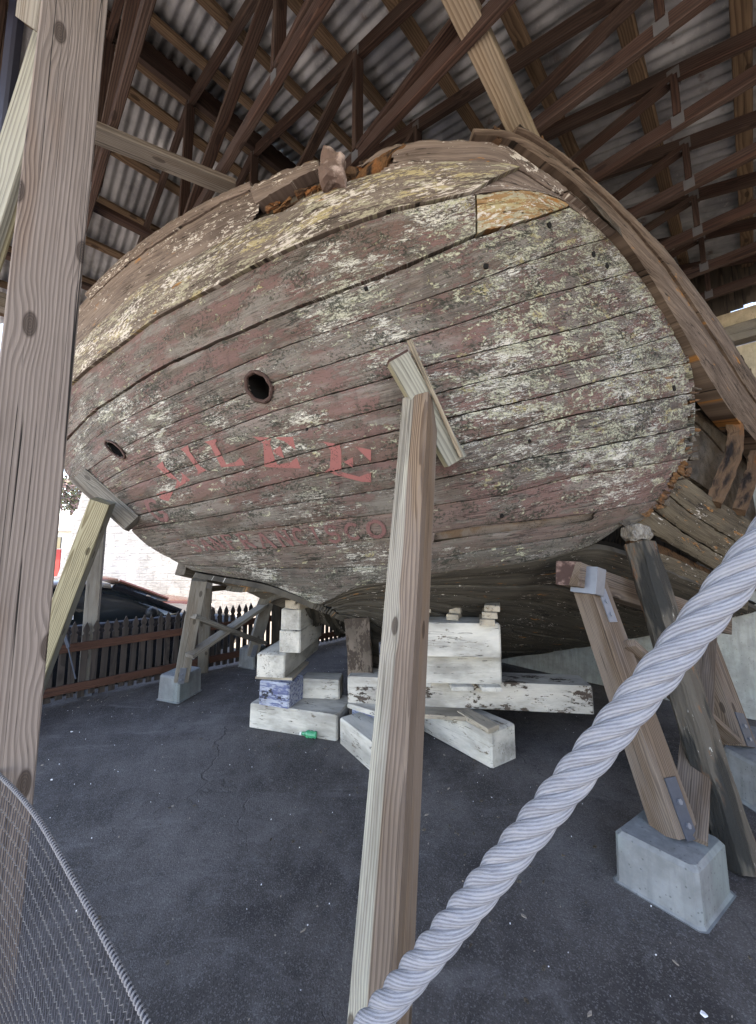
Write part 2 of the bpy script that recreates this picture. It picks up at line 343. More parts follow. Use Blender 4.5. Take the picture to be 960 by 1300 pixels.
def ground_mat():
    n = NT('asphalt'); p = n.pos()
    a = n.noise(p, 1.1, 6, 0.62); b = n.noise(p, 9, 6, 0.7); c = n.noise(p, 140, 3, 0.8)
    col = n.mix(n.ss(a, 0.34, 0.68), (0.048,0.041,0.040), (0.128,0.112,0.107))
    col = n.mix(n.math('MULTIPLY', n.ss(b, 0.5, 0.72), 0.45), col, (0.165,0.155,0.152))
    col = n.mix(n.math('MULTIPLY', n.ss(b, 0.47, 0.30), 0.5), col, (0.032,0.030,0.032))
    g = n.voro(p, 210.0, out='Color')
    gx = n.xyz(g)[0]
    col = n.mix(n.math('MULTIPLY', n.ss(gx, 0.72, 0.98), 0.38), col, (0.24,0.225,0.22))
    col = n.mix(n.math('MULTIPLY', n.ss(gx, 0.25, 0.02), 0.3), col, (0.02,0.019,0.02))
    dust = n.ss(n.noise(n.sc(p, 0.8, 2.6, 1), 1, 6, 0.7, 1.2), 0.52, 0.72)
    col = n.mix(n.math('MULTIPLY', dust, 0.42), col, (0.21,0.192,0.19))
    w = n.noise(p, 2.2, 3); cr = n.voro(n.vmath('ADD', p, n.comb(n.math('MULTIPLY', w, 0.5), n.math('MULTIPLY', b, 0.25), 0.0)), 0.55, 'DISTANCE_TO_EDGE')
    crm = n.math('MULTIPLY', n.ss(cr, 0.0045, 0.001), n.ss(a, 0.5, 0.56))
    col = n.mix(n.math('MULTIPLY', crm, 0.35), col, (0.02,0.018,0.018))
    h = n.math('ADD', n.math('MULTIPLY', c, 0.8), n.math('SUBTRACT', n.math('MULTIPLY', b, 1.2), crm))
    M['asphalt'] = n.done(col, n.math('ADD', 0.72, n.math('MULTIPLY', b, 0.2)), nrm=n.bump(h, 0.6, 0.012), spec=0.25)
    n = NT('street'); p = n.pos()
    a = n.noise(p, 2, 6, 0.65)
    M['street'] = n.done(n.mix(a, (0.10,0.095,0.09), (0.20,0.19,0.18)), 0.9, nrm=n.bump(n.noise(p, 90, 3), 0.4, 0.01))
    n = NT('bounce_paving'); p = n.pos()  # pale paving meant to bounce sunlight up onto hull and roof
    M['bounce_paving'] = n.done(n.mix(n.noise(p, 2, 6, .65), (0.17,0.165,0.16), (0.25,0.245,0.24)), 0.9)
ground_mat()

def tin():
    n = NT('corrugated_tin'); p = n.pos(); gc = n.attr('gc'); s, t, z = n.xyz(gc)
    q = n.comb(n.math('MULTIPLY', s, 1.0), n.math('MULTIPLY', t, 0.25), 0.0)
    a = n.noise(q, 7, 5, 0.65); b = n.noise(p, 34, 5, 0.75)
    col = n.mix(n.ss(a, 0.3, 0.7), (0.36,0.37,0.395), (0.60,0.61,0.63))
    col = n.mix(n.math('MULTIPLY', n.ss(n.noise(p, 3, 4), 0.42, 0.62), 0.7), col, (0.19,0.195,0.21))
    col = n.mix(n.math('MULTIPLY', n.ss(b, 0.56, 0.68), 0.7), col, (0.55,0.54,0.53))
    col = n.mix(n.math('MULTIPLY', n.ss(n.noise(n.sc(p, 5, 5, 5), 1, 5), 0.62, 0.72), 0.8), col, (0.15,0.085,0.06))
    M['corrugated_tin'] = n.done(col, n.math('ADD', 0.35, n.math('MULTIPLY', b, 0.3)), 0.25, nrm=n.bump(b, 0.2, 0.003), spec=0.5)
tin()

def brickwhite():
    n = NT('white_brick'); gc = n.attr('gc'); x, y, z = n.xyz(gc)
    br = n.n('ShaderNodeTexBrick')
    n.put(br.inputs['Vector'], n.comb(x, z, 0.0)); br.inputs['Scale'].default_value = 1.0
    br.inputs['Brick Width'].default_value = 0.42; br.inputs['Row Height'].default_value = 0.2
    br.inputs['Mortar Size'].default_value = 0.012; br.inputs['Mortar Smooth'].default_value = 0.4
    a = n.noise(gc, 2.5, 6, 0.7); b = n.noise(n.sc(gc, 6, 1, 16), 1, 5, 0.7)
    col = n.mix(n.ss(a, 0.35, 0.7), (0.29,0.295,0.295), (0.19,0.195,0.195))
    col = n.mix(n.math('MULTIPLY', n.ss(b, 0.55, 0.66), 0.7), col, (0.13,0.125,0.12))
    col = n.mix(n.math('MULTIPLY', br.outputs['Fac'], 0.22), col, (0.15,0.145,0.14))
    h = n.math('ADD', n.math('MULTIPLY', a, 1.5), n.math('SUBTRACT', b, n.math('MULTIPLY', br.outputs['Fac'], 0.8)))
    M['white_brick'] = n.done(col, 0.9, nrm=n.bump(h, 0.6, 0.02))
brickwhite()

def rope_mat():
    n = NT('rope_fibre'); gc = n.attr('gc'); u, v, w = n.xyz(gc)
    # yarns lie along each strand
    vt = n.math('SUBTRACT', v, n.math('MULTIPLY', u, 27.0))
    ca = n.comb(n.math('MULTIPLY', u, 45), n.math('MULTIPLY', n.math('COSINE', vt), 2.5), n.math('ADD', n.math('MULTIPLY', n.math('SINE', vt), 2.5), w))
    yarn = n.math('SINE', n.math('ADD', n.math('MULTIPLY', vt, 15.0), n.math('MULTIPLY', n.noise(ca, 1.2, 3, .6), 3.5)))
    nz = n.noise(n.vmath('MULTIPLY', ca, (.5, 1, 1)), 1.0, 5, 0.7)
    fz = n.noise(n.vmath('MULTIPLY', ca, (3, 7, 7)), 1.5, 4, 0.75)
    yw = n.math('ADD', yarn, n.math('MULTIPLY', n.math('SUBTRACT', fz, .5), 3.0))
    col = n.mix(n.ss(yw, -2.0, 1.6), (0.15,0.155,0.185), (0.35,0.36,0.405))
    col = n.mix(n.math('MULTIPLY', n.ss(nz, 0.5, 0.68), 0.5), col, (0.44,0.42,0.43))
    col = n.mix(n.math('MULTIPLY', n.ss(nz, 0.47, 0.30), 0.65), col, (0.15,0.14,0.15))
    col = n.mix(n.math('MULTIPLY', n.ss(fz, 0.56, 0.72), 0.5), col, (0.52,0.51,0.53))
    h = n.math('ADD', n.math('MULTIPLY', yw, 0.35), n.math('MULTIPLY', fz, 1.2))
    M['rope_fibre'] = n.done(col, 0.9, nrm=n.bump(h, 0.7, 0.002), spec=0.25)
rope_mat()

def letter_mat(name, a, b, wear):
    n = NT(name); p = n.pos()
    f = n.noise(p, 90, 5, 0.7); g = n.noise(p, 14, 4, 0.6)
    col = n.mix(g, a, b)
    col = n.mix(n.math('MULTIPLY', f, 0.3), col, tuple(c*0.5 for c in a))
    bs = n.n('ShaderNodeBsdfPrincipled'); n.put(bs.inputs['Base Color'], col); bs.inputs['Roughness'].default_value = 0.8
    tr = n.n('ShaderNodeBsdfTransparent'); mx = n.n('ShaderNodeMixShader')
    m = n.ss(n.math('ADD', n.math('MULTIPLY', f, 0.6), n.math('MULTIPLY', g, 0.4)), wear-0.03, wear+0.03)
    n.t.links.new(m, mx.inputs[0]); n.t.links.new(bs.outputs[0], mx.inputs[1]); n.t.links.new(tr.outputs[0], mx.inputs[2])
    n.t.links.new(mx.outputs[0], n.out.inputs[0]); M[name] = n.m
letter_mat('letter_red', (0.33,0.115,0.105), (0.24,0.085,0.08), 0.58)
letter_mat('letter_faded', (0.23,0.105,0.10), (0.16,0.08,0.075), 0.572)

# ------------------------------------------------------------------ mesh helper
class MB:
    def __init__(s): s.v = []; s.f = []; s.g = []; s.mi = []
    def add(s, vs, fs, gs=None, mi=0):
        o = len(s.v); s.v += [tuple(v) for v in vs]
        s.g += [tuple(g) for g in (gs if gs is not None else vs)]
        s.f += [tuple(i+o for i in f) for f in fs]; s.mi += [mi]*len(fs)
    def build(s, name, mat, parent=None, smooth=False, fix=True):
        me = bpy.data.meshes.new(name); me.from_pydata(s.v, [], s.f)
        at = me.attributes.new('gc', 'FLOAT_VECTOR', 'POINT')
        at.data.foreach_set('vector', np.array(s.g, dtype=np.float32).ravel())
        mats = mat if isinstance(mat, (list, tuple)) else [mat]
        for m in mats: me.materials.append(M[m])
        if len(mats) > 1: me.polygons.foreach_set('material_index', s.mi)
        if fix:
            bm = bmesh.new(); bm.from_mesh(me); bmesh.ops.recalc_face_normals(bm, faces=bm.faces); bm.to_mesh(me); bm.free()
        if smooth: me.polygons.foreach_set('use_smooth', [True]*len(me.polygons))
        # origin at the base of the piece
        co = np.array(s.v); c = (co.min(0)+co.max(0))/2; c[2] = co[:, 2].min()
        me.transform(Matrix.Translation(-Vector(c)))
        o = bpy.data.objects.new(name, me); COL.objects.link(o)
        o.location = Vector(c)
        if parent is not None:
            pm = world(parent); o.parent = parent; o.matrix_parent_inverse = pm.inverted()
        return o
WM = {}
def world(o):
    m = Matrix.Translation(o.location)
    if o.parent is not None:
        return Matrix.Translation(o.location) # parent inverse cancels parent's matrix
    return m
def tag(o, label=None, cat=None, group=None, kind=None):
    if label: o['label'] = label
    if cat: o['category'] = cat
    if group: o['group'] = group
    if kind: o['kind'] = kind
    return o
def empty(name, loc, label, cat, group=None):
    o = bpy.data.objects.new(name, None); COL.objects.link(o); o.location = loc
    o.empty_display_size = 0.2
    return tag(o, label, cat, group)

def frame(p0, p1, up=Vector((0,0,1)), roll=0.0):
    z = (p1-p0).normalized()
    if abs(z.dot(up)) > 0.97: up = Vector((0,1,0))
    x = up.cross(z).normalized(); y = z.cross(x)
    c, s = math.cos(roll), math.sin(roll)
    return x*c+y*s, y*c-x*s, z
def timber(mb, p0, p1, w, d, roll=0.0, pith=None, cham=0.004, nseg=None, warp=0.0, up=Vector((0,0,1)), taper=1.0, rough=0.0, mi=0):
    """squared timber from p0 to p1, w across, d deep, chamfered edges"""
    p0, p1 = Vector(p0), Vector(p1)
    x, y, z = frame(p0, p1, up, roll); L = (p1-p0).length
    if pith is None: pith = (random.uniform(-0.12, 0.12), random.uniform(0.03, 0.14))
    zo = random.uniform(0, 40); ox = 0
    nseg = nseg or max(1, int(L/0.25))
    hw, hd = w/2, d/2; c = min(cham, hw*0.4, hd*0.4)
    prof = [(-hw+c,-hd),(hw-c,-hd),(hw,-hd+c),(hw,hd-c),(hw-c,hd),(-hw+c,hd),(-hw,hd-c),(-hw,-hd+c)]
    vs = []; gs = []; fs = []
    wa = random.uniform(0, 6.28); wb = random.uniform(0.7, 1.3)
    for i in range(nseg+1):
        f = i/nseg; k = 1+(taper-1)*f
        bow = warp*math.sin(math.pi*f*wb+wa)-warp*math.sin(wa)*(1-f)-warp*math.sin(math.pi*wb+wa)*f
        for (a, b) in prof:
            ja = random.uniform(-rough, rough); jb = random.uniform(-rough, rough)
            vs.append(p0+z*(L*f)+x*(a*k+bow+ja)+y*(b*k+bow*0.4+jb))
            gs.append((a*k+pith[0], b*k+pith[1], L*f+zo))
    for i in range(nseg):
        for j in range(8):
            a = i*8+j; b = i*8+(j+1) % 8; fs.append((a, b, b+8, a+8))
    fs.append(tuple(range(7, -1, -1))); fs.append(tuple(nseg*8+j for j in range(8)))
    mb.add(vs, fs, gs, mi)
def timber_obj(name, mat, parent, *a, **k):
    mb = MB(); timber(mb, *a, **k); return mb.build(name, mat, parent, fix=True)
def prism(mb, base, h, taper=1.0, cham=0.012, gz=0.0, mi=0, skew=None):
    """block on a quadrilateral base (world points), chamfered, slightly irregular"""
    base = [Vector(b) for b in base]; c = sum(base, Vector())/4
    ex = (base[1]-base[0]).normalized(); go = Vector((random.uniform(-3,3), random.uniform(-3,3), random.uniform(0,9)))
    def inset(k, ch):
        out = []
        for i in range(4):
            p = c+(base[i]-c)*k; q = c+(base[(i+1)%4]-c)*k; o = c+(base[i-1]-c)*k
            out.append(p+(o-p).normalized()*ch); out.append(p+(q-p).normalized()*ch)
        return out
    up = Vector((0,0,1)); vs = []
    lv = [(0.0, 1.0, cham), (h-cham, taper, cham), (h, taper, cham*1.0)]
    for i, (z, k, ch) in enumerate(lv):
        for q in inset(k*(1.0 if i < 2 else (1-0.9*cham/max(0.05, (base[1]-base[0]).length*0.5))), ch):
            vs.append(q+up*z+Vector((random.uniform(-1,1), random.uniform(-1,1), 0))*0.0015)
    fs = []
    for i in range(2):
        for j in range(8):
            a = i*8+j; b = i*8+(j+1) % 8; fs.append((a, b, b+8, a+8))
    fs.append(tuple(range(7, -1, -1))); fs.append(tuple(16+j for j in range(8)))
    # grain runs along the longer base edge
    e1 = base[1]-base[0]; e2 = base[3]-base[0]
    L, S = (e1, e2) if e1.length > e2.length else (e2, e1)
    L = L.normalized(); S = (S-L*S.dot(L)).normalized()
    gs = [((v-base[0]).dot(S)+go.x, (v.z)+go.y, (v-base[0]).dot(L)+go.z) for v in vs]
    mb.add(vs, fs, gs, mi)
def block_front(pl, pr, z0, h, depth, yaw=None):
    """base quad from the two front-bottom pixels, going back by depth"""
    a, b = PZ(*pl, z0), PZ(*pr, z0); e = (b-a).normalized()
    n = Vector((-e.y, e.x, 0))
    if n.y < 0: n = -n
    return [a, b, b+n*depth, a+n*depth]
def tube(mb, pts, r, n=8, closed=False, gscale=1.0, seed=0.0, mi=0, caps=True):
    pts = [Vector(p) for p in pts]; N = len(pts); rr = r if hasattr(r, '__len__') else [r]*N
    vs = []; gs = []; fs = []; u = None; acc = 0
    for i in range(N):
        t = (pts[(i+1) % N if closed else min(i+1, N-1)]-pts[i-1 if closed else max(i-1, 0)]).normalized()
        if u is None: u = t.orthogonal().normalized()
        u = (u-t*u.dot(t)).normalized(); v = t.cross(u)
        if i: acc += (pts[i]-pts[i-1]).length
        for j in range(n):
            a = 2*math.pi*j/n; vs.append(pts[i]+(u*math.cos(a)+v*math.sin(a))*rr[i]); gs.append((acc, a, seed))
    m = N if closed else N-1
    for i in range(m):
        for j in range(n):
            a = i*n+j; b = i*n+(j+1) % n; i2 = ((i+1) % N)*n
            fs.append((a, b, i2+(j+1) % n, i2+j))
    if not closed and caps: fs.append(tuple(range(n-1, -1, -1))); fs.append(tuple((N-1)*n+j for j in range(n)))
    mb.add(vs, fs, gs, mi)
def crom(pts, n):
    """Catmull-Rom through pts (tuples), n samples evenly by chord"""
    A = np.array([tuple(p) for p in pts], float)
    if len(A) == 2: A = np.array([A[0], (A[0]+A[1])/2, A[1]])
    d = np.sqrt(np.maximum(np.linalg.norm(np.diff(A, axis=0), axis=1), 1e-6))
    t = np.concatenate([[0], np.cumsum(d)])
    m = np.zeros_like(A)
    for i in range(len(A)):
        if i == 0: m[i] = (A[1]-A[0])/(t[1]-t[0])
        elif i == len(A)-1: m[i] = (A[-1]-A[-2])/(t[-1]-t[-2])
        else:
            a = (A[i]-A[i-1])/(t[i]-t[i-1]); b = (A[i+1]-A[i])/(t[i+1]-t[i])
            m[i] = (a*(t[i+1]-t[i])+b*(t[i]-t[i-1]))/(t[i+1]-t[i-1])
    q = np.linspace(0, t[-1], n*6); k = np.clip(np.searchsorted(t, q, side='right')-1, 0, len(A)-2)
    h = (t[k+1]-t[k])[:, None]; s = ((q-t[k])[:, None])/h
    C = (2*s**3-3*s**2+1)*A[k]+(s**3-2*s**2+s)*h*m[k]+(-2*s**3+3*s**2)*A[k+1]+(s**3-s**2)*h*m[k+1]
    L = np.concatenate([[0], np.cumsum(np.linalg.norm(np.diff(C, axis=0), axis=1))])
    w = np.linspace(0, L[-1], n)
    return np.stack([np.interp(w, L, C[:, j]) for j in range(A.shape[1])], 1)

# ------------------------------------------------------------------ hull shape
CTRL = [ # photo point -> distance along the view axis of the hull there (metres)
 (620,180,1.80),(485,190,1.83),(320,237,2.04),(210,295,2.37),(115,376,3.0),(95,440,3.2),(737,241,2.06),(819,313,2.35),(690,205,1.92),
 (808,343,2.38),(857,422,2.58),(883,496,2.70),(875,579,2.68),(840,642,2.62),(791,665,2.58),(690,710,2.55),(757,689,2.6),
 (540,300,1.88),(540,400,1.94),(540,530,2.06),(540,640,2.26),(546,729,2.6),(680,300,1.95),(680,430,2.04),(700,560,2.2),
 (400,250,1.92),(400,350,2.0),(400,480,2.15),(400,600,2.45),(400,700,2.95),(400,765,3.3),(450,745,3.02),
 (250,330,2.25),(250,440,2.4),(250,560,2.7),(250,650,3.05),(280,731,3.4),(150,400,2.75),(150,500,2.92),(150,600,3.17),
 (85,497,3.3),(77,567,3.5),(96,612,3.48),(165,672,3.45),(225,715,3.45),(960,511,3.3),(900,419,2.78),(960,573,3.4)]
_C = np.array(CTRL, float); _X = _C[:, :2]/300.0; _y = _C[:, 2]
def _phi(r2): return 0.5*r2*np.log(r2+1e-12)
_n = len(_X); _A = np.zeros((_n+3, _n+3))
_A[:_n, :_n] = _phi(((_X[:, None]-_X[None])**2).sum(-1))+np.eye(_n)*0.004
_A[:_n, _n:] = np.c_[np.ones(_n), _X]; _A[_n:, :_n] = _A[:_n, _n:].T
_w = np.linalg.solve(_A, np.r_[_y, 0, 0, 0])
def FY(px, py):
    q = np.array([px, py])/300.0; r2 = ((_X-q)**2).sum(1)
    return float(_phi(r2)@_w[:_n]+_w[_n]+_w[_n+1:]@q)
def H(px, py): return P(px, py, FY(px, py))
def HN(px, py):
    a = H(px+3, py)-H(px-3, py); b = H(px, py+3)-H(px, py-3)
    n = a.cross(b).normalized(); v = Vector((0,0,CAMH))-H(px, py)
    return n if n.dot(v) > 0 else -n
def HO(px, py, off): return H(px, py)+HN(px, py)*off

SEAM = {
'R': [(95,396),(115,376),(140,350),(165,327),(210,295),(250,272),(290,250),(320,238),(362,222),(406,207),(430,208),(453,212),(485,191),(524,181),(580,179),(634,182),(662,200),(712,235),(750,272),(776,299)],
'M': [(95,448),(127,417),(152,395),(190,362),(250,330),(290,307),(330,283),(369,270),(390,256),(450,234),(514,218),(549,212),(620,211),(656,217),(694,240),(725,257),(750,277),(775,301)],
'A0': [(85,497),(120,466),(160,437),(200,407),(250,380),(280,365),(326,340),(393,309),(450,287),(500,270),(549,259),(592,249),(656,241),(690,244),(725,259)],
'A1': [(77,567),(92,550),(120,522),(150,502),(180,482),(215,462),(250,446),(275,434),(300,424),(351,401),(430,371),(500,344),(560,318),(613,296),(672,279),(727,261)],
'A2': [(81,597),(102,572),(127,551),(152,536),(180,521),(220,502),(260,484),(300,466),(333,451),(397,427),(471,402),(540,379),(600,358),(662,335),(725,315),(772,302)],
'A3': [(96,612),(120,591),(142,577),(160,566),(190,551),(220,537),(260,521),(300,504),(365,479),(429,459),(507,434),(600,405),(662,383),(725,366),(806,344)],
'A4': [(110,626),(134,610),(160,595),(200,577),(240,563),(280,547),(337,526),(400,506),(492,480),(535,466),(600,449),(678,430),(756,410),(834,386)],
'A5': [(125,638),(147,626),(180,612),(215,600),(255,587),(300,571),(337,558),(397,542),(507,513),(600,487),(712,462),(795,443),(858,424)],
'A6': [(140,651),(162,640),(210,626),(255,612),(300,600),(351,585),(422,566),(510,545),(600,523),(694,502),(787,477),(876,460)],
'A7': [(155,663),(177,654),(215,645),(260,636),(300,627),(351,614),(422,598),(510,581),(600,561),(712,531),(780,517),(882,498)],
'A8': [(167,673),(200,667),(250,660),(300,651),(351,643),(422,632),(500,620),(600,599),(675,582),(769,565),(882,541)],
'A9': [(190,694),(230,686),(280,678),(351,669),(422,660),(500,651),(556,641),(637,629),(731,605),(825,590),(876,580)],
'A10': [(214,708),(245,704),(280,701),(369,694),(439,689),(492,683),(549,677),(600,669),(675,661),(754,651),(800,642),(848,634)],
'A11': [(234,718),(260,719),(300,721),(386,722),(440,721),(492,718),(549,711),(620,698),(690,687),(757,675),(812,655)],
'K': [(248,725),(280,731),(333,740),(372,754),(405,767),(450,746),(492,739),(546,730),(620,720),(690,710),(757,690),(791,665)],
}
ORDER = ['R','M','A0','A1','A2','A3','A4','A5','A6','A7','A8','A9','A10','A11','K']
NV, NE = 230, 34
def ext_pts(L, row):
    """continue a seam round the far quarter (out of this photograph's sight)"""
    s, t = to_st(L); k = row/14.0
    tt = 5.0-0.5*k
    dt = max(0.02, tt-t)
    z = L.z
    return [ST3(s+3.4, t+dt*0.9, z-0.25), ST3(s+2.2, t+dt, z-0.2), ST3(s+1.1, t+dt*0.8, z-0.1), ST3(s+0.35, t+dt*0.42, z-0.03)]
CURVE = {}
for i, k in enumerate(ORDER):
    vis = [H(*p) for p in crom(SEAM[k], NV)]
    ex = ext_pts(vis[0], i)
    e = crom([tuple(p) for p in ex]+[tuple(vis[0])], NE)[:-1]
    CURVE[k] = [Vector(p) for p in e]+vis

def strip(mb, top, bot, off=0.0, bulge=0.003, gap=0.004, thick=0.05, nv=7, seed=0.0, rowu=0.0, cut=None, holes=None, rag=0.0, u0=0, u1=None, ends=True, mi=0, topgap=None, flat=False):
    """one plank between two 3D curves; edges turned in, hull-side offset along the surface normal"""
    N = len(top); u1 = N-1 if u1 is None else u1
    rnd = random.random() if seed == 0.0 else seed
    idx = range(u0, u1+1); rows = []; grows = []
    acc = 0.0; prev = None
    vprof = [(-1)]+[j/(nv-1) for j in range(nv)]+[2]
    cen = [(top[i]+bot[i])*0.5 for i in idx]
    NNS = []
    for ii, i in enumerate(idx):
        d = (bot[i]-top[i]).normalized(); i0, i1 = max(ii-1, 0), min(ii+1, len(cen)-1)
        q = (cen[i1]-cen[i0]).normalized().cross(d).normalized()
        if NNS and q.dot(NNS[-1]) < 0: q = -q
        NNS.append(q)
    im = int(len(cen)*0.6)
    if NNS[im].dot(Vector((0,0,CAMH))-cen[im]) < 0: NNS = [-q for q in NNS]
    for ii, i in enumerate(idx):
        t, b = top[i], bot[i]; d = b-t; w = max(d.length, 1e-4); dn = d/w
        nn = NNS[ii]
        if prev is not None: acc += (cen[ii]-prev).length
        prev = cen[ii]
        r1 = mnoise.noise(Vector((acc*9, rnd*50, 0)))+0.6*mnoise.noise(Vector((acc*30, rnd*50, 3)))
        r2 = mnoise.noise(Vector((acc*9, rnd*50, 9)))+0.6*mnoise.noise(Vector((acc*30, rnd*50, 13)))
        tg = topgap if topgap is not None else gap
        g1 = min(0.45*w, tg*(1+0.7*r1)+rag*max(0, r1)); g2 = min(0.45*w, gap*(1+0.7*r2)+rag*max(0, r2))
        wob = 0.004*mnoise.noise(Vector((acc*1.3, rnd*90, 5)))
        row = []; gr = []
        for v in vprof:
            vv = min(1, max(0, v)); dist = g1+(w-g1-g2)*vv
            o = off+wob+(bulge*4*vv*(1-vv) if not flat else 0)
            if v in (-1, 2): o -= thick
            elif v in (0, 1): o -= 0.003
            row.append(t+dn*dist+nn*o); gr.append((acc+rnd*11+rowu, dist, rnd))
        rows.append(row); grows.append(gr)
    n = len(vprof); vs = [p for r in rows for p in r]; gs = [g for r in grows for g in r]; fs = []
    for a in range(len(rows)-1):
        for j in range(n-1):
            q = (a*n+j, a*n+j+1, (a+1)*n+j+1, (a+1)*n+j)
            if holes or cut:
                c = (vs[q[0]]+vs[q[1]]+vs[q[2]]+vs[q[3]])/4; x, y = proj(c)
                if holes and any(inell(x, y, h) for h in holes): continue
                if cut and any(inbox(x, y, h) for h in cut): continue
            fs.append(q)
    if ends:
        fs.append(tuple(range(n-1, -1, -1))); fs.append(tuple((len(rows)-1)*n+j for j in range(n)))
    mb.add(vs, fs, gs, mi)
def inell(x, y, h):
    cx, cy, a, b, ang = h; c, s = math.cos(ang), math.sin(ang)
    dx, dy = x-cx, y-cy; p = dx*c+dy*s; q = -dx*s+dy*c
    return (p/a)**2+(q/b)**2 < 1
def inbox(x, y, poly):
    ins = False; n = len(poly)
    for i in range(n):
        (x1, y1), (x2, y2) = poly[i], poly[(i+1) % n]
        if (y1 > y) != (y2 > y) and x < (x2-x1)*(y-y1)/(y2-y1)+x1: ins = not ins
    return ins
PORT = [(330,491,20,14.5,R(58)), (147.5,570.5,15.5,5.5,R(41))]
SLOT = [[(551,677),(600,669),(675,661),(754,651),(754,660),(675,673),(600,682),(551,688)]]

HULL = empty('ship_stern', ST3(2.4, 2.65, 0.0), 'huge weathered wooden ship stern with peeling maroon planks, propped up under the shed roof', 'ship')
# outer planking
mb = MB(); rj = random.Random(12)
EDGE = crom([(778,300),(806,344),(834,386),(858,424),(876,460),(883,497),(882,540),(876,580),(861,616),(840,640),(812,655)], 70)
def rag_cut():
    inner = [(x-(rj.uniform(0, 4) if y < 470 else rj.choice((0, 1, 3, 6, 11))), y) for x, y in EDGE]
    return [[(x, y) for x, y in inner]+[(960,655),(960,300)]]
RAG = rag_cut()
for i in range(2, len(ORDER)-1):
    a, b = ORDER[i], ORDER[i+1]
    tg = None
    kw = {}
    if a == 'A0': # two lengths: long plank and the patched piece beyond the butt
        cutu = next(j for j in range(NE, NE+NV) if proj((CURVE['A0'][j]+CURVE['A1'][j])*0.5)[0] > 600)
        strip(mb, CURVE[a], CURVE[b], off=0.012, gap=0.005, u1=cutu, rag=0.002, holes=PORT)
        continue
    if a == 'A1': tg = 0.009
    if a in ('A5','A6','A7','A8','A9'): kw = dict(cut=RAG)
    if a == 'A10': kw = dict(cut=SLOT)
    strip(mb, CURVE[a], CURVE[b], off=random.uniform(-0.003, 0.005), holes=PORT, topgap=tg, gap=random.uniform(0.003, 0.0048), rag=0.002, **kw)
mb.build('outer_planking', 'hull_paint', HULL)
mb = MB(); strip(mb, CURVE['A0'], CURVE['A1'], off=0.004, gap=0.005, u0=cutu+1, rag=0.006)
tag(mb.build('patch_plank', 'patch_wood', HULL), 'short ochre patch plank with lichen below the rail')
# backing skin behind the seams
mb = MB()
for i in range(0, len(ORDER)-1):
    if ORDER[i] == 'R': strip(mb, [p-Vector((0,0,0.05)) for p in CURVE['R']], CURVE['M'], off=-0.06, gap=-0.02, thick=0.0, nv=3, ends=False, flat=True)
    else: strip(mb, CURVE[ORDER[i]], CURVE[ORDER[i+1]], off=-0.045, gap=-0.012, thick=0.0, nv=5, holes=PORT, ends=False, flat=True)
mb.build('inner_planking', 'old_oak', HULL)
# board seen inside the open slot
mb = MB(); cs = [H(x, y) for x, y in crom([(548,676),(600,668),(675,660),(757,650)], 40)]; cb = [H(x, y) for x, y in crom([(548,690),(600,684),(675,675),(757,662)], 40)]
strip(mb, cs, cb, off=-0.03, gap=0, thick=0.005, nv=3); tag(mb.build('slot_board', 'rail_wood', HULL), 'smooth brown board showing in an open slot of the planking')
# moulding and bulwark boards
mb = MB()
uend = next(j for j in range(NE, NE+NV) if proj(CURVE['M'][j])[0] > 655)
strip(mb, CURVE['M'], CURVE['A0'], off=0.034, bulge=0.02, gap=0.002, thick=0.08, nv=9, rag=0.007, u1=uend)
mb.build('moulding', 'moulding_wood', HULL)
mb = MB()
strip(mb, CURVE['M'], CURVE['A0'], off=0.008, bulge=0.004, gap=0.002, thick=0.05, nv=7, rag=0.004, u0=uend)
mb.build('moulding_end', 'bulwark_wood', HULL)
def upx(k, x): return next(j for j in range(NE, NE+NV) if proj(CURVE[k][j])[0] > x)
mb = MB()
jag = [[(322,241),(345,225),(406,209),(460,211),(497,190),(500,205),(470,228),(440,236),(400,247),(372,262),(345,280),(312,290),(330,268)]]
strip(mb, CURVE['R'], CURVE['M'], off=0.012, bulge=0.006, gap=0.002, thick=0.09, nv=15, rag=0.02, cut=jag)
mb.build('bulwark', 'bulwark_wood', HULL)
# upper loose board along the port bulwark
def px_strip(name, mat, tp, bp, off, thick, nu=60, parent=HULL, rag=0.006, bulge=0.004, label=None, nv=5):
    m = MB(); strip(m, [H(*p) for p in crom(tp, nu)], [H(*p) for p in crom(bp, nu)], off=off, bulge=bulge, gap=0.002, thick=thick, nv=nv, rag=rag)
    o = m.build(name, mat, parent)
    if label: o['label'] = label
    return o
px_strip('rail_board', 'bulwark_wood', [(112,374),(160,328),(210,291),(250,268),(290,247),(321,234)], [(118,382),(165,339),(213,305),(252,281),(292,258),(323,245)], 0.03, 0.10, rag=0.022)
px_strip('rail_board', 'bulwark_wood', [(320,239),(362,220),(406,205)], [(328,263),(366,240),(408,222)], 0.028, 0.08, rag=0.025)
px_strip('broken_edge', 'rotten_wood', [(330,270),(350,254),(372,244),(407,236),(440,226),(466,212),(492,192),(500,190)], [(318,291),(345,279),(372,265),(407,250),(440,240),(470,229),(500,212),(520,204)], -0.06, 0.10, rag=0.02, bulge=0.03, label='rotten dark stretch of bulwark with its outer boards broken away')
px_strip('broken_edge', 'rotten_orange', [(448,228),(462,212),(484,192),(505,186),(522,183)], [(446,236),(468,228),(486,218),(494,205),(500,196)], 0.0, 0.09, rag=0.02, bulge=0.02, label='orange rotten board end beside the iron lump')
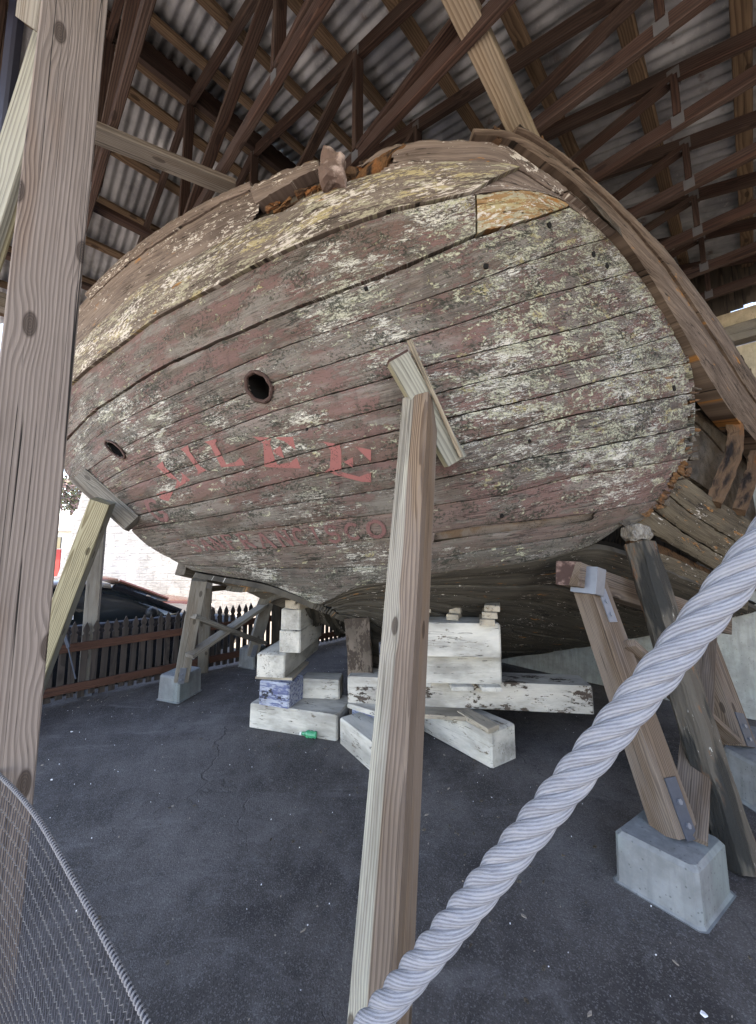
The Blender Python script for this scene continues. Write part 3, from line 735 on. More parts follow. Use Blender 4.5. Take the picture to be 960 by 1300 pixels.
# iron lump
def lump(name, mat, c, size, seed, parent, sub=3):
    bm = bmesh.new(); bmesh.ops.create_icosphere(bm, subdivisions=sub, radius=1.0)
    m = MB(); vs = []
    for v in bm.verts:
        d = v.co.normalized(); k = 1+0.35*mnoise.noise(d*1.6+Vector((seed,0,0)))+0.13*mnoise.noise(d*4+Vector((0,seed,0)))
        p = Vector((max(-0.8, min(0.8, d.x*1.1)), max(-0.8, min(0.8, d.y*1.1)), max(-0.85, min(0.85, d.z*1.1))))*k
        vs.append(c+Vector((p.x*size[0], p.y*size[1], p.z*size[2])))
    m.add(vs, [[v.index for v in f.verts] for f in bm.faces]); bm.free()
    return m.build(name, mat, parent)
lump('iron_lump', 'rust_iron', HO(425,228,0.03), (0.085,0.09,0.10), 3.1, HULL)
# rail cap round the near quarter and forward
oc = [(596,176),(634,177),(656,183),(694,207),(737,241),(775,272),(819,313),(856,360),(900,419),(935,470),(962,511),(985,548)]
ic = [(597,183),(634,186),(662,200),(712,235),(750,272),(775,300),(808,343),(835,387),(857,424),(880,466),(919,526),(960,573),(985,612)]
a = [H(*p) for p in crom(oc, 120)]; b = [H(*p) for p in crom(ic, 120)]
mb = MB(); strip(mb, a, b, off=0.055, bulge=0.012, gap=0.0, thick=0.16, nv=9, rag=0.004)
mb.build('rail_cap', 'cap_wood', HULL)
a2 = [x*0.62+y*0.38 for x, y in zip(a, b)]
mb = MB(); strip(mb, a, a2, off=0.085, bulge=0.01, gap=0.002, thick=0.05, nv=5, rag=0.008, u0=10)
mb.build('rail_strip', 'cap_wood', HULL)
# splintered bits on the rail
for (x, y, dx) in ((612,176,20),(646,178,22),(655,181,16)):
    m = MB(); c = HO(x, y, 0.02); c2 = HO(x+dx, y+3+dx*0.25, 0.02)
    timber(m, c, c2, 0.05, 0.03, rough=0.008, nseg=4); m.build('rail_splinter', 'rotten_wood', HULL)

# bolt holes in the planks, their dark painted as flush black discs
for (x, y, r) in ((617,338,3.6),(697,286,3.8),(753,323,4),(770,338,3.8),(465,367,3),(855,493,4),(315,380,2.6),(338,404,2.2),(637,655,2.6),(223,425,2.4),(672,560,2.2),(390,545,2)):
    m = MB(); c = HO(x, y, 0.007); n = HN(x, y); u = n.orthogonal().normalized(); v = n.cross(u); rr = r*FY(x, y)/FPX
    ring = [c+(u*math.cos(k*0.5236)+v*math.sin(k*0.5236))*rr*(1+0.12*math.sin(k*2.1+x)) for k in range(12)]
    ring2 = [p-n*0.02 for p in ring]
    m.add(ring+ring2, [tuple(range(12))]+[(k, (k+1) % 12, 12+(k+1) % 12, 12+k) for k in range(12)]); m.build('bolt_hole_disc', 'black', HULL)
# portholes: iron ring plus closed black cup painting the dark inside
for k, (cx, cy, ea, eb, ang) in enumerate(PORT):
    m = MB(); pts = []; pin = []
    for j in range(28):
        t = 2*math.pi*j/28; wob = 1+0.03*math.sin(j*1.7+k)
        for lst, e in ((pts, 1.0), (pin, 0.98)):
            x = cx+math.cos(t)*ea*e*wob*math.cos(ang)-math.sin(t)*eb*e*wob*math.sin(ang)
            y = cy+math.cos(t)*ea*e*wob*math.sin(ang)+math.sin(t)*eb*e*wob*math.cos(ang)
            lst.append(HO(x, y, 0.012) if lst is pts else HO(x, y, -0.01))
    tube(m, pts, [0.013*(1+0.12*math.sin(j*1.9)) if k == 0 else 0.009 for j in range(28)], 8, closed=True)
    ring = m.build('porthole_ring', 'ring_iron', HULL)
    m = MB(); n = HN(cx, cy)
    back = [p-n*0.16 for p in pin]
    m.add(pin+back, [(j, (j+1) % 28, 28+(j+1) % 28, 28+j) for j in range(28)]+[tuple(range(28, 56))]); m.build('dark_cup', 'black', ring)

# painted name
def project_poly(mb, polys, off=0.006, dens=2.2):
    bm = bmesh.new()
    for poly in polys:
        try: bm.faces.new([bm.verts.new((x, y, 0)) for x, y in poly])
        except ValueError: pass
    bmesh.ops.triangulate(bm, faces=bm.faces[:])
    for _ in range(7):
        es = [e for e in bm.edges if e.calc_length() > dens*1.6]
        if not es: break
        bmesh.ops.subdivide_edges(bm, edges=es, cuts=1)
        bmesh.ops.triangulate(bm, faces=[f for f in bm.faces if len(f.verts) > 3])
    bm.verts.index_update()
    vs = [HO(v.co.x, v.co.y, off) for v in bm.verts]; fs = []
    for f in bm.faces:
        c = f.calc_center_median()
        if any(abs(c.y-np.interp(c.x, SN[k][:, 0], SN[k][:, 1])) < 1.0 for k in SN): continue
        fs.append([v.index for v in f.verts])
    bm.free(); mb.add(vs, fs)
SN = {k: np.array(SEAM[k], float) for k in ('A4','A5','A6','A7','A8','A9','A10')}
def zz(pts): return [(180+x/3, 530+y/3) for x, y in pts]
GAL = [
 [[(690,90),(755,102),(762,130),(762,205),(690,212),(718,190),(722,130),(712,108)],[(815,110),(875,122),(875,168)],[(772,168),(806,150),(806,190)],[(722,208),(765,207),(830,224),(875,207),(875,245),(838,243),(735,216)]],
 [[(425,72),(497,76),(490,95),(510,160),(520,182),(470,187),(488,175),(465,100),(450,88)],[(500,74),(578,73),(588,122),(545,90)],[(500,125),(530,107),(545,154),(512,140)],[(474,188),(522,178),(568,170),(592,150),(608,192)]],
 [[(240,92),(290,80),(283,100),(325,178),(305,188),(263,105)],[(306,189),(326,177),(360,168),(378,150),(395,180)]],
 [[(150,120),(178,105),(184,128),(225,185),(250,200),(215,215),(215,198),(165,132)]],
 [[(58,185),(82,165),(88,185),(150,248),(138,258),(75,200)],[(128,262),(152,245),(158,225),(150,205),(187,238),(132,270)]],
 [[(30,255),(105,283),(85,295),(50,275)],[(58,290),(122,280),(105,318),(75,310)]],
]
for k, polys in enumerate(GAL):
    m = MB(); project_poly(m, [zz(p) for p in polys]); m.build('painted_letter', 'letter_red', HULL, fix=False)
def stroke(pts, w):
    out = []
    for (x0, y0), (x1, y1) in zip(pts[:-1], pts[1:]):
        dx, dy = x1-x0, y1-y0; L = math.hypot(dx, dy) or 1; nx, ny = -dy/L*w/2, dx/L*w/2
        out.append([(x0+nx, y0+ny), (x1+nx, y1+ny), (x1-nx, y1-ny), (x0-nx, y0-ny)])
    return out
def arc(cx, cy, rx, ry, a0, a1, n=14): return [(cx+rx*math.cos(R(a0+(a1-a0)*i/n)), cy+ry*math.sin(R(a0+(a1-a0)*i/n))) for i in range(n+1)]
GLY = {
'S': [(arc(.5,.27,.36,.25,-20,-270),.2),(arc(.5,.74,.38,.26,-90,160),.2)],
'A': [([(.1,1),(.5,0)],.12),([(.5,0),(.9,1)],.22),([(.28,.65),(.74,.65)],.1),([(0,1),(.25,1)],.1),([(.72,1),(1.02,1)],.1)],
'N': [([(.15,1),(.15,0)],.14),([(.15,0),(.85,1)],.22),([(.85,1),(.85,0)],.14),([(0,1),(.3,1)],.1),([(.68,0),(1,0)],.1)],
'F': [([(.2,1),(.2,0)],.22),([(.1,.05),(.9,.05)],.12),([(.2,.5),(.7,.5)],.12),([(.88,0),(.88,.25)],.12),([(0,1),(.4,1)],.1)],
'R': [([(.2,1),(.2,0)],.22),(arc(.45,.26,.36,.24,-90,90),.16),([(.2,.05),(.45,.03)],.12),([(.2,.5),(.45,.5)],.12),([(.45,.5),(.95,1)],.2),([(0,1),(.4,1)],.1)],
'C': [(arc(.52,.5,.42,.46,-45,-315,20),.2)],
'I': [([(.5,1),(.5,0)],.24),([(.25,0),(.75,0)],.1),([(.25,1),(.75,1)],.1)],
'O': [(arc(.5,.5,.42,.46,0,360,24),.2)],
'G': [(arc(.52,.5,.42,.46,-45,-340,20),.2),([(.9,.62),(.55,.62)],.14)],
}
def glyph(ch, cx, cy, w, h, skew, rise, mat):
    polys = []
    for pts, t in GLY[ch]:
        for q in stroke(pts, t):
            polys.append([(cx+(x-.5)*w+(y-.5)*h*skew, cy+(y-.5)*h+(x-.5)*w*rise) for x, y in q])
    m = MB()
    for i, p in enumerate(polys): project_poly(m, [p], off=0.0055+i*0.00012, dens=3.5)
    return m.build('painted_letter', mat, HULL, fix=False)
SF = [('S',247,692,11,14,.9),('A',261,690,12,15,.9),('N',276,689,13,15,.9),('F',292,687,14,17,.85),('R',312,686,16,18,.8),('A',336,685,18,19,.7),('N',361,683,18,19,.65),('C',381,680,17,19,.55),('I',401,679,14,20,.5),('S',423,677,19,20,.4),('C',448,674,20,20,.3),('O',478,671,24,22,.22)]
for ch, x, y, w, h, sk in SF: glyph(ch, x, y, w, h, sk, -0.06, 'letter_faded')
glyph('G', 199, 647, 20, 28, .75, -0.1, 'letter_faded')

# bottom planking: stations from the knuckle down to the keel
KT = 2.62
tip = CURVE['K'][NE+int(NV*0.27)]
kn = [H(405,767), H(450,746), H(492,739), H(546,730), H(620,720), H(690,711), P(757,697,2.64), P(817,712,2.78), P(870,735,2.98), P(915,753,3.25), P(965,775,3.6)]
kp = [(2.2,1.0),(2.36,.93),(2.5,.86),(2.68,.74),(2.95,.52),(3.3,.32),(3.65,.2),(4.0,.12),(4.35,.1),(4.62,.1),(4.85,.1)]
bilge = [.04,.06,.08,.10,.12,.08,-.04,-.06,-.08,-.1,-.1]
NB = 10
lines = []
for r in range(NB+1):
    v = r/NB; pts = []
    for T, (s, z), bl in zip(kn, kp, bilge):
        Kp = ST3(s, KT, z); mid = (T+Kp)*0.5+Vector((0,0,bl))
        pts.append(T*(1-v)**2+mid*2*v*(1-v)+Kp*v**2)
    lines.append([Vector(p) for p in crom([tuple(p) for p in pts], 120)])
def bottom(lines, nm):
    mb = MB()
    for r in range(NB):
        N = len(lines[0]); strip(mb, lines[r], lines[r+1], off=random.uniform(-.006,.006), gap=0.006, thick=0.05, nv=5, rag=0.004)
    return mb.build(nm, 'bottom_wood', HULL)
bottom(lines, 'bottom_planking')
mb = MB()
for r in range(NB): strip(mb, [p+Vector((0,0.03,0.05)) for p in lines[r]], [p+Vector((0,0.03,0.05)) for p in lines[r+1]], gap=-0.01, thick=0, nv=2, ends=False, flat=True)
mb.build('bottom_backing', 'black', HULL)  # black sheet behind the planks paints their gaps dark
# far side of the bottom, mirrored
kn2 = [CURVE['K'][j] for j in np.linspace(NE+int(NV*0.27), 6, 11).astype(int)]
lines2 = []
for r in range(NB+1):
    v = r/NB; pts = []
    for T, (s, z), bl in zip(kn2, kp, bilge):
        Kp = ST3(s, KT+0.03, z); pts.append(T*(1-v)**2+((T+Kp)*0.5+Vector((0,0,bl)))*2*v*(1-v)+Kp*v**2)
    lines2.append([Vector(p) for p in crom([tuple(p) for p in pts], 60)])
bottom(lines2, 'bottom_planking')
# sternpost, keel, added closures that keep light out of the hull
timber_obj('sternpost', 'stern_post_wood', HULL, ST3(2.50,2.66,0.0), ST3(2.42,2.66,0.98), 0.22, 0.26, rough=0.006, warp=0.01)
timber_obj('sternpost_fitting', 'crib_blue', HULL, ST3(2.72,2.54,0.05), ST3(2.70,2.54,0.72), 0.16, 0.12, rough=0.005)
mb = MB(); dw = [(2.62,0.02),(4.0,0.02),(4.0,.16),(3.65,.24),(3.3,.36),(2.95,.56),(2.68,.78),(2.62,.82)]
vs = [ST3(s_, KT+d_, z_) for d_ in (-.07,.07) for s_, z_ in dw]; N = len(dw)
mb.add(vs, [tuple(range(N)), tuple(range(2*N-1, N-1, -1))]+[(j, (j+1) % N, N+(j+1) % N, N+j) for j in range(N)], [(v.z, .05, to_st(v)[0]) for v in vs])
mb.build('deadwood', 'old_oak', HULL)
timber_obj('keel', 'old_oak', HULL, ST3(2.4,KT,0.1), ST3(4.85,KT,0.1), 0.25, 0.2)
mb = MB()
far = [CURVE[k][0] for k in ORDER]; deck_blocker = []
dk = [p.lerp(ST3(max(1.2,to_st(p)[0]), KT, p.z), .13)-Vector((0,0,0.35)) for p in CURVE['R'] if proj(p)[0] < 700] + [p.lerp(ST3(to_st(p)[0], KT, p.z), .15)-Vector((0,0,0.32)) for p in a if proj(p)[0] > 705]
mid = [ST3(max(1.2, to_st(p)[0]), KT, p.z+0.03) for p in dk]
vs = dk+mid; n_ = len(dk)
mb.add(vs, [(i, i+1, n_+i+1, n_+i) for i in range(n_-1)]); mb.build('deck_blocker', 'old_oak', HULL)  # unseen cover added to block light from above
mb = MB()
sec = [(0.1,0.0),(0.75,1.2),(1.15,1.9),(1.6,2.35),(2.2,2.55),(2.9,2.55)]
pl = [ST3(4.88, KT-h, z) for z, h in sec]+[ST3(4.88, KT+h*0.8, z) for z, h in reversed(sec)]
mb.add(pl, [tuple(range(len(pl)))]); mb.build('end_blocker', 'old_oak', HULL)  # added closure blocking light, the real cut end is open
# lower side strakes running forward from the broken edge, with split lines
sa = [(861,600,2.66),(880,614,2.74),(905,632,2.92),(945,656,3.2),(990,682,3.5)]
s1 = [(843,624,2.64),(868,645,2.75),(900,667,2.93),(938,690,3.18),(985,716,3.5)]
s2 = [(826,645,2.63),(850,663,2.75),(880,684,2.92),(920,708,3.16),(970,738,3.48)]
s3 = [(803,665,2.62),(830,680,2.74),(865,699,2.92),(905,722,3.14),(955,752,3.46)]
def c3(l, n=70): return [Vector(p) for p in crom([tuple(P(*q)) for q in l], n)]
for t_, b_ in ((sa, s1), (s1, s2), (s2, s3)):
    m = MB(); strip(m, c3(t_), c3(b_), off=0.01, gap=0.004, thick=0.07, nv=7, rag=0.012, bulge=0.006); m.build('side_strake', 'strake_wood', HULL)
# rot at the broken strake ends
for (p, q, mt) in (((868,588),(862,602),'rotten_orange'),((858,604),(850,618),'rotten_orange'),((846,625),(836,640),'rotten_wood'),((828,648),(812,660),'rotten_orange')):
    m = MB(); timber(m, HO(*p, -0.02), HO(*q, -0.02), 0.07, 0.05, rough=0.014, nseg=7, cham=0.015); m.build('broken_edge', mt, HULL)
for k in range(28):
    x, y = EDGE[rj.randrange(36, 69)]; L_ = rj.uniform(5, 17); an = rj.uniform(-.5, .3)
    m = MB(); timber(m, HO(x-6, y, -0.012), P(x-6+L_*math.cos(an), y+L_*math.sin(an)*.6, FY(x, y)+.05), rj.uniform(.012,.03), rj.uniform(.008,.02), rough=.005, nseg=4, taper=.35); m.build('splinter', rj.choice(('rotten_orange','rotten_wood','rotten_wood','old_oak')), HULL)
for k in range(40):
    tq = rj.random(); x = 330+tq*190; y = 262-tq*62+rj.uniform(-7, 12)
    m = MB(); timber(m, HO(x, y, rj.uniform(-.05,.0)), HO(x+rj.uniform(8, 30), y-rj.uniform(0, 14), rj.uniform(-.04,.015)), rj.uniform(.014,.04), rj.uniform(.01,.03), rough=.006, nseg=5, taper=.5); m.build('splinter', rj.choice(('rotten_orange','rotten_wood','rotten_wood')), HULL)
for k in range(30):
    i_ = rj.randrange(4, 110); p = a[i_]; q = a[min(119, i_+rj.randrange(2, 7))]
    nn = HN(*proj(p))
    m = MB(); timber(m, p+nn*rj.uniform(.03,.08)+UP*rj.uniform(-.012,.016), q+nn*rj.uniform(.04,.085)+UP*rj.uniform(-.016,.012), rj.uniform(.008,.022), rj.uniform(.008,.02), rough=.004, nseg=4, taper=.4); m.build('splinter', rj.choice(('rotten_orange','cap_wood','rotten_wood','old_oak')), HULL)
for k in range(12):
    x = rj.uniform(440, 500); y = 226-(x-440)*.5+rj.uniform(-8, 6)
    lump('rotten_chunk', rj.choice(('rotten_orange','rotten_wood')), HO(x, y, rj.uniform(-.05,.01)), (rj.uniform(.02,.05), .03, rj.uniform(.012,.03)), rj.uniform(0, 9), HULL, 2)
for k in range(14):
    x, y = EDGE[rj.randrange(44, 69)]
    lump('rotten_chunk', rj.choice(('rotten_orange','rotten_wood','old_oak')), HO(x+rj.uniform(-4,6), y, rj.uniform(-.05,.0)), (rj.uniform(.015,.04), .03, rj.uniform(.012,.035)), rj.uniform(0, 9), HULL, 2)
# exposed ribs and lining between rail and strakes
def rib(pts, w, mat, dy=0.0):
    c = [Vector(p) for p in crom([tuple(P(*q)) for q in pts], 22)]
    m = MB(); L = []
    vs = []; gs = []; fs = []
    for i, p in enumerate(c):
        t = (c[min(i+1, 21)]-c[max(i-1, 0)]).normalized(); x = Vector((0.7,0.7,0)); x = (x-t*x.dot(t)).normalized(); y = t.cross(x)
        for j, (aa, bb) in enumerate(((-1,-1),(1,-1),(1,1),(-1,1))):
            k = 1+random.uniform(-.12,.12); vs.append(p+x*aa*w*.5*k+y*bb*w*.6*k); gs.append((aa*w*.5+.05, bb*w*.6+.06, i*0.05))
    for i in range(21):
        for j in range(4): fs.append((i*4+j, i*4+(j+1) % 4, (i+1)*4+(j+1) % 4, (i+1)*4+j))
    fs += [(3,2,1,0), (84,85,86,87)]
    m.add(vs, fs, gs); return m.build('rib', mat, HULL)
rib([(926,520,3.15),(934,552,3.1),(930,582,3.02),(918,612,2.96),(906,640,2.92)], 0.085, 'rib_wood')
rib([(960,575,3.35),(956,598,3.3),(948,622,3.2),(938,650,3.1)], 0.075, 'rib_wood')
rib([(985,600,3.55),(980,640,3.45),(970,680,3.35)], 0.075, 'rotten_wood')
def lining(tp, bp, mat, name):
    m = MB(); strip(m, c3(tp, 20), c3(bp, 20), gap=0.003, thick=0.04, nv=4, rag=0.006); return m.build(name, mat, HULL)
lining([(868,455,3.0),(890,478,3.15),(912,520,3.25),(924,545,3.32)], [(868,530,3.0),(884,536,3.12),(904,556,3.22),(920,575,3.3)], 'old_oak', 'ceiling_plank')
lining([(866,530,3.05),(884,538,3.15),(904,558,3.25),(922,577,3.33)], [(866,600,3.0),(880,608,3.05),(900,622,3.15),(915,632,3.2)], 'old_oak', 'ceiling_plank')
lining([(920,545,3.45),(940,572,3.6),(975,600,3.75)], [(915,640,3.3),(940,660,3.5),(975,690,3.65)], 'old_oak', 'ceiling_plank')
# dark inner boards seen in the gap under the strakes
lining([(800,672,2.85),(850,697,3.0),(915,730,3.3)], [(800,700,2.9),(850,722,3.05),(915,748,3.35)], 'rotten_wood', 'ceiling_plank')
# thick plank under the gap
lining([(806,690,2.72),(850,706,2.88),(900,728,3.14),(950,752,3.42)], [(800,716,2.76),(850,733,2.95),(900,754,3.2),(950,776,3.5)], 'strake_wood', 'side_strake')

# ------------------------------------------------------------------ shed
ZB = CAMH+2.5; TR = 3.09; TEAVE_R, TEAVE_L = -1.3, 6.6; S0, S1 = -2.9, 5.25  # roof runs on unseen behind the camera, lengthened to shade the floor
def gap(t): return 0.24+0.31*(t if t <= TR else 2*TR-t)
def zroof(t): return ZB+0.045+gap(t)+0.09+0.04
SHED = empty('open_shed', ST3(1.8, TR, 0), 'open sided timber shed with dark trusses and a corrugated tin roof over the hull', 'shed')
for side in (0, 1):
    mb = MB(); ns = int((S1-S0)/0.0095); ta, tb = (TEAVE_R, TR) if side == 0 else (TR, TEAVE_L)
    nt = 8; vs = []; gs = []; fs = []
    for i in range(ns+1):
        s = S0+(S1-S0)*i/ns
        for j in range(nt+1):
            t = ta+(tb-ta)*j/nt
            z = zroof(t)+0.048+0.011*math.sin(2*math.pi*s/0.076)+0.006*mnoise.noise(Vector((s*0.8, t*0.8, side)))
            vs.append(ST3(s, t, z)); gs.append((s, t, side))
    for i in range(ns):
        for j in range(nt): a_ = i*(nt+1)+j; fs.append((a_, a_+1, a_+nt+2, a_+nt+1))
    mb.add(vs, fs, gs); o = mb.build('roof_sheet', 'corrugated_tin', SHED, smooth=True)
    md = o.modifiers.new('gauge', 'SOLIDIFY'); md.thickness = 0.0015; md.offset = 1
UP = Vector((0,0,1))
for t in (-1.1,-0.62,-0.18,0.29,0.78,1.31,1.82,2.32,2.78, 3.4,3.9,4.4,4.9,5.4,5.9,6.35):
    timber_obj('purlin', 'purlin_wood', SHED, ST3(S0+.05, t, zroof(t)-0.004), ST3(S1-.05, t, zroof(t)-0.004), 0.085, 0.038, up=UP, warp=0.008, roll=math.atan(0.31)*(1 if t < TR else -1))
timber_obj('ridge_board', 'truss_wood', SHED, ST3(S0+.05, TR-.03, zroof(TR)-0.06), ST3(S1-.05, TR-.03, zroof(TR)-0.06), 0.05, 0.19, up=UP)
timber_obj('ridge_board', 'purlin_wood', SHED, ST3(S0+.05, TR+.07, zroof(TR)-0.05), ST3(S1-.05, TR+.07, zroof(TR)-0.05), 0.1, 0.05, up=UP)
TW, TD = 0.042, 0.088
def truss(s):
    mb = MB(); b0, b1 = ST3(s, TEAVE_R+.1, ZB), ST3(s, TEAVE_L-.1, ZB)
    j1, j2 = TR-2.4, TR+1.9
    timber(mb, b0, b1, TW, TD, up=UP, warp=0.006); tr = mb.build('truss', 'truss_wood', SHED)
    def top(t): return ST3(s, t, ZB+gap(t)+0.045)
    timber_obj('top_chord', 'truss_wood', tr, top(TEAVE_R), top(TR-.002), TW, TD, up=UP, warp=0.005)
    timber_obj('top_chord', 'truss_wood', tr, top(TR+.002), top(TEAVE_L), TW, TD, up=UP, warp=0.005)
    ds = 0.0
    def bot(t): return ST3(s, t, ZB)
    def web(p, q): timber_obj('web', 'truss_wood', tr, p, q, 0.038, 0.07, up=ST3(1,0,0), warp=0.003)
    for t in (0.12, 1.62, TR, 2*TR-1.62, 2*TR-0.12):
        web(bot(t)+UP*0.03, top(t)-UP*0.03)
    for p, q in ((0.12,1.6),(1.62,TR-.02)):
        web(top(p)-UP*0.03, bot(q)+UP*0.03); web(top(2*TR-p)-UP*0.03, bot(2*TR-q)+UP*0.03)
    for t in (0.12, 1.62, TR, 2*TR-1.62):     # nail plates on both faces
        for fn, dz in ((bot, 0.0), (top, -0.02)):
            for sg in (-1, 1):
                c = fn(t)+ST3(1,0,0)*sg*0.024+UP*dz; m = MB(); e = ST3(0,1,0)*0.03; f = UP*0.042; d = ST3(1,0,0)*0.0012*sg
                m.add([c-e-f, c+e-f, c+e+f, c-e+f, c-e-f+d, c+e-f+d, c+e+f+d, c-e+f+d], [(0,1,2,3),(7,6,5,4),(0,1,5,4),(1,2,6,5),(2,3,7,6),(3,0,4,7)])
                m.build('nail_plate', 'plate_dull', tr)
for s in (-2.5,-1.9,-1.35,-.8,-.25,.30,.87,1.45,2.08,2.65,3.2,3.75,4.3,4.82): truss(s)
# loose lateral braces over the chords
timber_obj('lateral_brace', 'timber_grey', SHED, PZ(96,158,ZB-.066), PZ(298,240,ZB-.066), 0.13, 0.04, up=UP)
timber_obj('lateral_brace', 'truss_wood', SHED, ST3(-.4,4.5,ZB+.066), ST3(4.8,4.5,ZB+.066), 0.085, 0.038, up=UP)
timber_obj('lateral_brace', 'truss_wood', SHED, ST3(-.4,3.35,ZB+.066), ST3(4.8,3.35,ZB+.066), 0.085, 0.038, up=UP)
# eave beam and its posts along the fence
timber_obj('eave_beam', 'timber_grey', SHED, ST3(S0, 5.05, ZB-.12), ST3(S1, 5.05, ZB-.12), 0.14, 0.15, up=UP)
def upright(name, mat, px, py, w, top, roll, **k):
    b = G(px, py); return timber_obj(name, mat, SHED, b, Vector((b.x, b.y, top)), w, w, up=Vector((0,1,0)), roll=roll, **k)
fp = upright('post', 'timber_grey', 108, 882, 0.13, ZB-.19, 0.5)
tag(fp, 'grey upright post in a steel shoe at the picket fence')
b = G(108, 882); m = MB(); timber(m, b, b+UP*0.13, 0.142, 0.142, up=Vector((0,1,0)), roll=0.5); m.build('post_shoe', 'dark_steel', fp)
for s in (3.2, 5.1):
    b = ST3(s, 5.05, 0); timber_obj('post', 'timber_grey', SHED, b, Vector((b.x, b.y, ZB-.19)), 0.13, 0.13, up=Vector((0,1,0)), roll=0.5)
# near post
BP = Vector((-0.945, 1.0, 0))
tag(timber_obj('post', 'timber_post', SHED, BP, BP+UP*(ZB+1.0), 0.145, 0.14, up=Vector((0,1,0)), roll=0.80, pith=(-0.095,0.035), nseg=16, warp=0.004, cham=0.003), 'big weathered mauve grey post with knots and a long crack, nearest the viewer')
ln = timber_obj('leaning_brace', 'timber_green', SHED, P(78,20,1.22), P(-22,330,1.42)+(P(-22,330,1.42)-P(78,20,1.22))*2.0, 0.14, 0.05, up=Vector((0,-1,0)), roll=0.1)
m = MB(); timber(m, P(62,-30,1.12), P(52,44,1.2), 0.11, 0.10, up=Vector((0,1,0))); m.build('corbel', 'timber_grey', SHED)
timber_obj('drain_pipe', 'pipe_dark', SHED, P(24,-10,1.5)+(P(24,-10,1.5)-P(6,150,1.58))*.5, P(6,150,1.58)+(P(6,150,1.58)-P(24,-10,1.5))*3, 0.05, 0.05, cham=0.02)
tag(timber_obj('timber_prop', 'timber_pale', HULL, P(690,224,2.06), P(556,-60,1.42), 0.145, 0.115, up=Vector((0.6,-1,0)), roll=0.25, warp=0.006, nseg=12), 'pale timber rising from behind the rail to the roof trusses')

# end wall of the shed: stucco, ledge beam and gable boards
SW = 5.12
mb = MB()
def wallbox(mb, t0, t1, z0, z1, th=0.2, s=SW):
    q = [ST3(s, t0, z0), ST3(s, t1, z0), ST3(s+th, t1, z0), ST3(s+th, t0, z0)]
    vs = q+[p+UP*(z1-z0) for p in q]
    mb.add(vs, [(3,2,1,0),(4,5,6,7),(0,1,5,4),(1,2,6,5),(2,3,7,6),(3,0,4,7)])
EW = empty('end_wall', ST3(SW, 1.5, 0), 'old stucco end wall, grey white below and tan above, behind the hull', 'wall')
wallbox(mb, -3.0, 4.9, 0.0, 2.2); mb.build('lower_wall', 'stucco_grey', EW)
mb = MB(); wallbox(mb, -3.0, 4.9, 2.2, 3.62, s=SW+.01); mb.build('upper_wall', 'stucco_tan', EW)
timber_obj('ledge_beam', 'timber_grey', EW, ST3(SW-.03, -3.0, 3.72), ST3(SW-.03, 4.9, 3.72), 0.16, 0.17, up=UP)
mb = MB(); wallbox(mb, -3.0, 4.9, 3.81, 4.0, s=SW+.02); mb.build('upper_wall', 'stucco_tan', EW)
mb = MB()
for t0, t1, z0 in ((-3.0,-1.1,4.0),(-1.1,-.6,4.0),(-.6,-.34,4.0),(-.34,-.30,4.03),(-.30,-.25,4.05),(-.25,-.19,4.06),(-.19,-.12,4.05),(-.12,-.07,4.03),(-.07,-.02,4.03),(-.02,.18,4.0),(.18,.24,4.025),(.24,.44,4.0),(.44,.47,4.03),(.47,.52,4.02),(.52,1.0,4.0),(1.0,1.5,4.0),(1.5,2.0,4.0),(2.0,2.6,4.0),(2.6,3.6,4.0),(3.6,4.4,4.0),(4.4,4.9,4.0)):
    z0 += 0 if z0 == 4.0 else random.uniform(-.02, .02)
    wallbox(mb, t0, t1, z0, max(z0+.05, zroof(max(-1.3, t0))+0.05), th=0.03, s=SW+.05)
mb.build('gable_board', 'old_oak', EW)
mb = MB(); q = [ST3(1.2,-3.2,0), ST3(SW+.2,-3.2,0), ST3(SW+.2,-3.0,0), ST3(1.2,-3.0,0)]; vs = q+[p+UP*3.9 for p in q]
mb.add(vs, [(3,2,1,0),(4,5,6,7),(0,1,5,4),(1,2,6,5),(2,3,7,6),(3,0,4,7)]); mb.build('light_block_wall', 'stucco_grey', EW)  # unseen side wall, added to block light from the right
# door frame pilaster
x = ST3(SW-.04, 1.30, 0); timber_obj('door_jamb', 'timber_grey', EW, x, x+UP*1.9, 0.10, 0.07, up=Vector((0,1,0)), roll=0.78)

# ------------------------------------------------------------------ ground
mb = MB(); n_ = 60
# fine sheet inside, gentle unevenness
vs = []; 
for i in range(n_+1):
    for j in range(n_+1):
        s = -3.5+9.5*i/n_; t = -4.0+9.45*j/n_
        edge = min(1, min(i, n_-i, j, n_-j)/3)
        vs.append(ST3(s, t, (0.012*mnoise.noise(Vector((s*.9, t*.9, 0))) if 0 < i < n_ else 0)*edge-0.004))
mb.add(vs, [(i*(n_+1)+j, i*(n_+1)+j+1, (i+1)*(n_+1)+j+1, (i+1)*(n_+1)+j) for i in range(n_) for j in range(n_)])
mb.build('ground', 'asphalt', smooth=True); tag(bpy.context.scene.objects['ground'], kind='structure')
mb = MB(); mb.add([(-300,-300,-.30),(300,-300,-.30),(300,400,-.30),(-300,400,-.30)], [(0,1,2,3)])
tag(mb.build('street', 'street'), kind='structure')
mb = MB()
for (q0, q1) in (((-3.5,-4.0),(-3.5,5.45)),((-3.5,5.45),(6.0,5.45)),((6.0,5.45),(6.0,-4.0)),((6.0,-4.0),(-3.5,-4.0))):
    a_, b_ = ST3(*q0, -.004), ST3(*q1, -.004); mb.add([a_, b_, b_-UP*.3, a_-UP*.3], [(0,1,2,3)])
tag(mb.build('kerb', 'concrete'), kind='structure')
mb = MB()   # unseen apron behind the camera, added to bounce sunlight up onto hull and roof
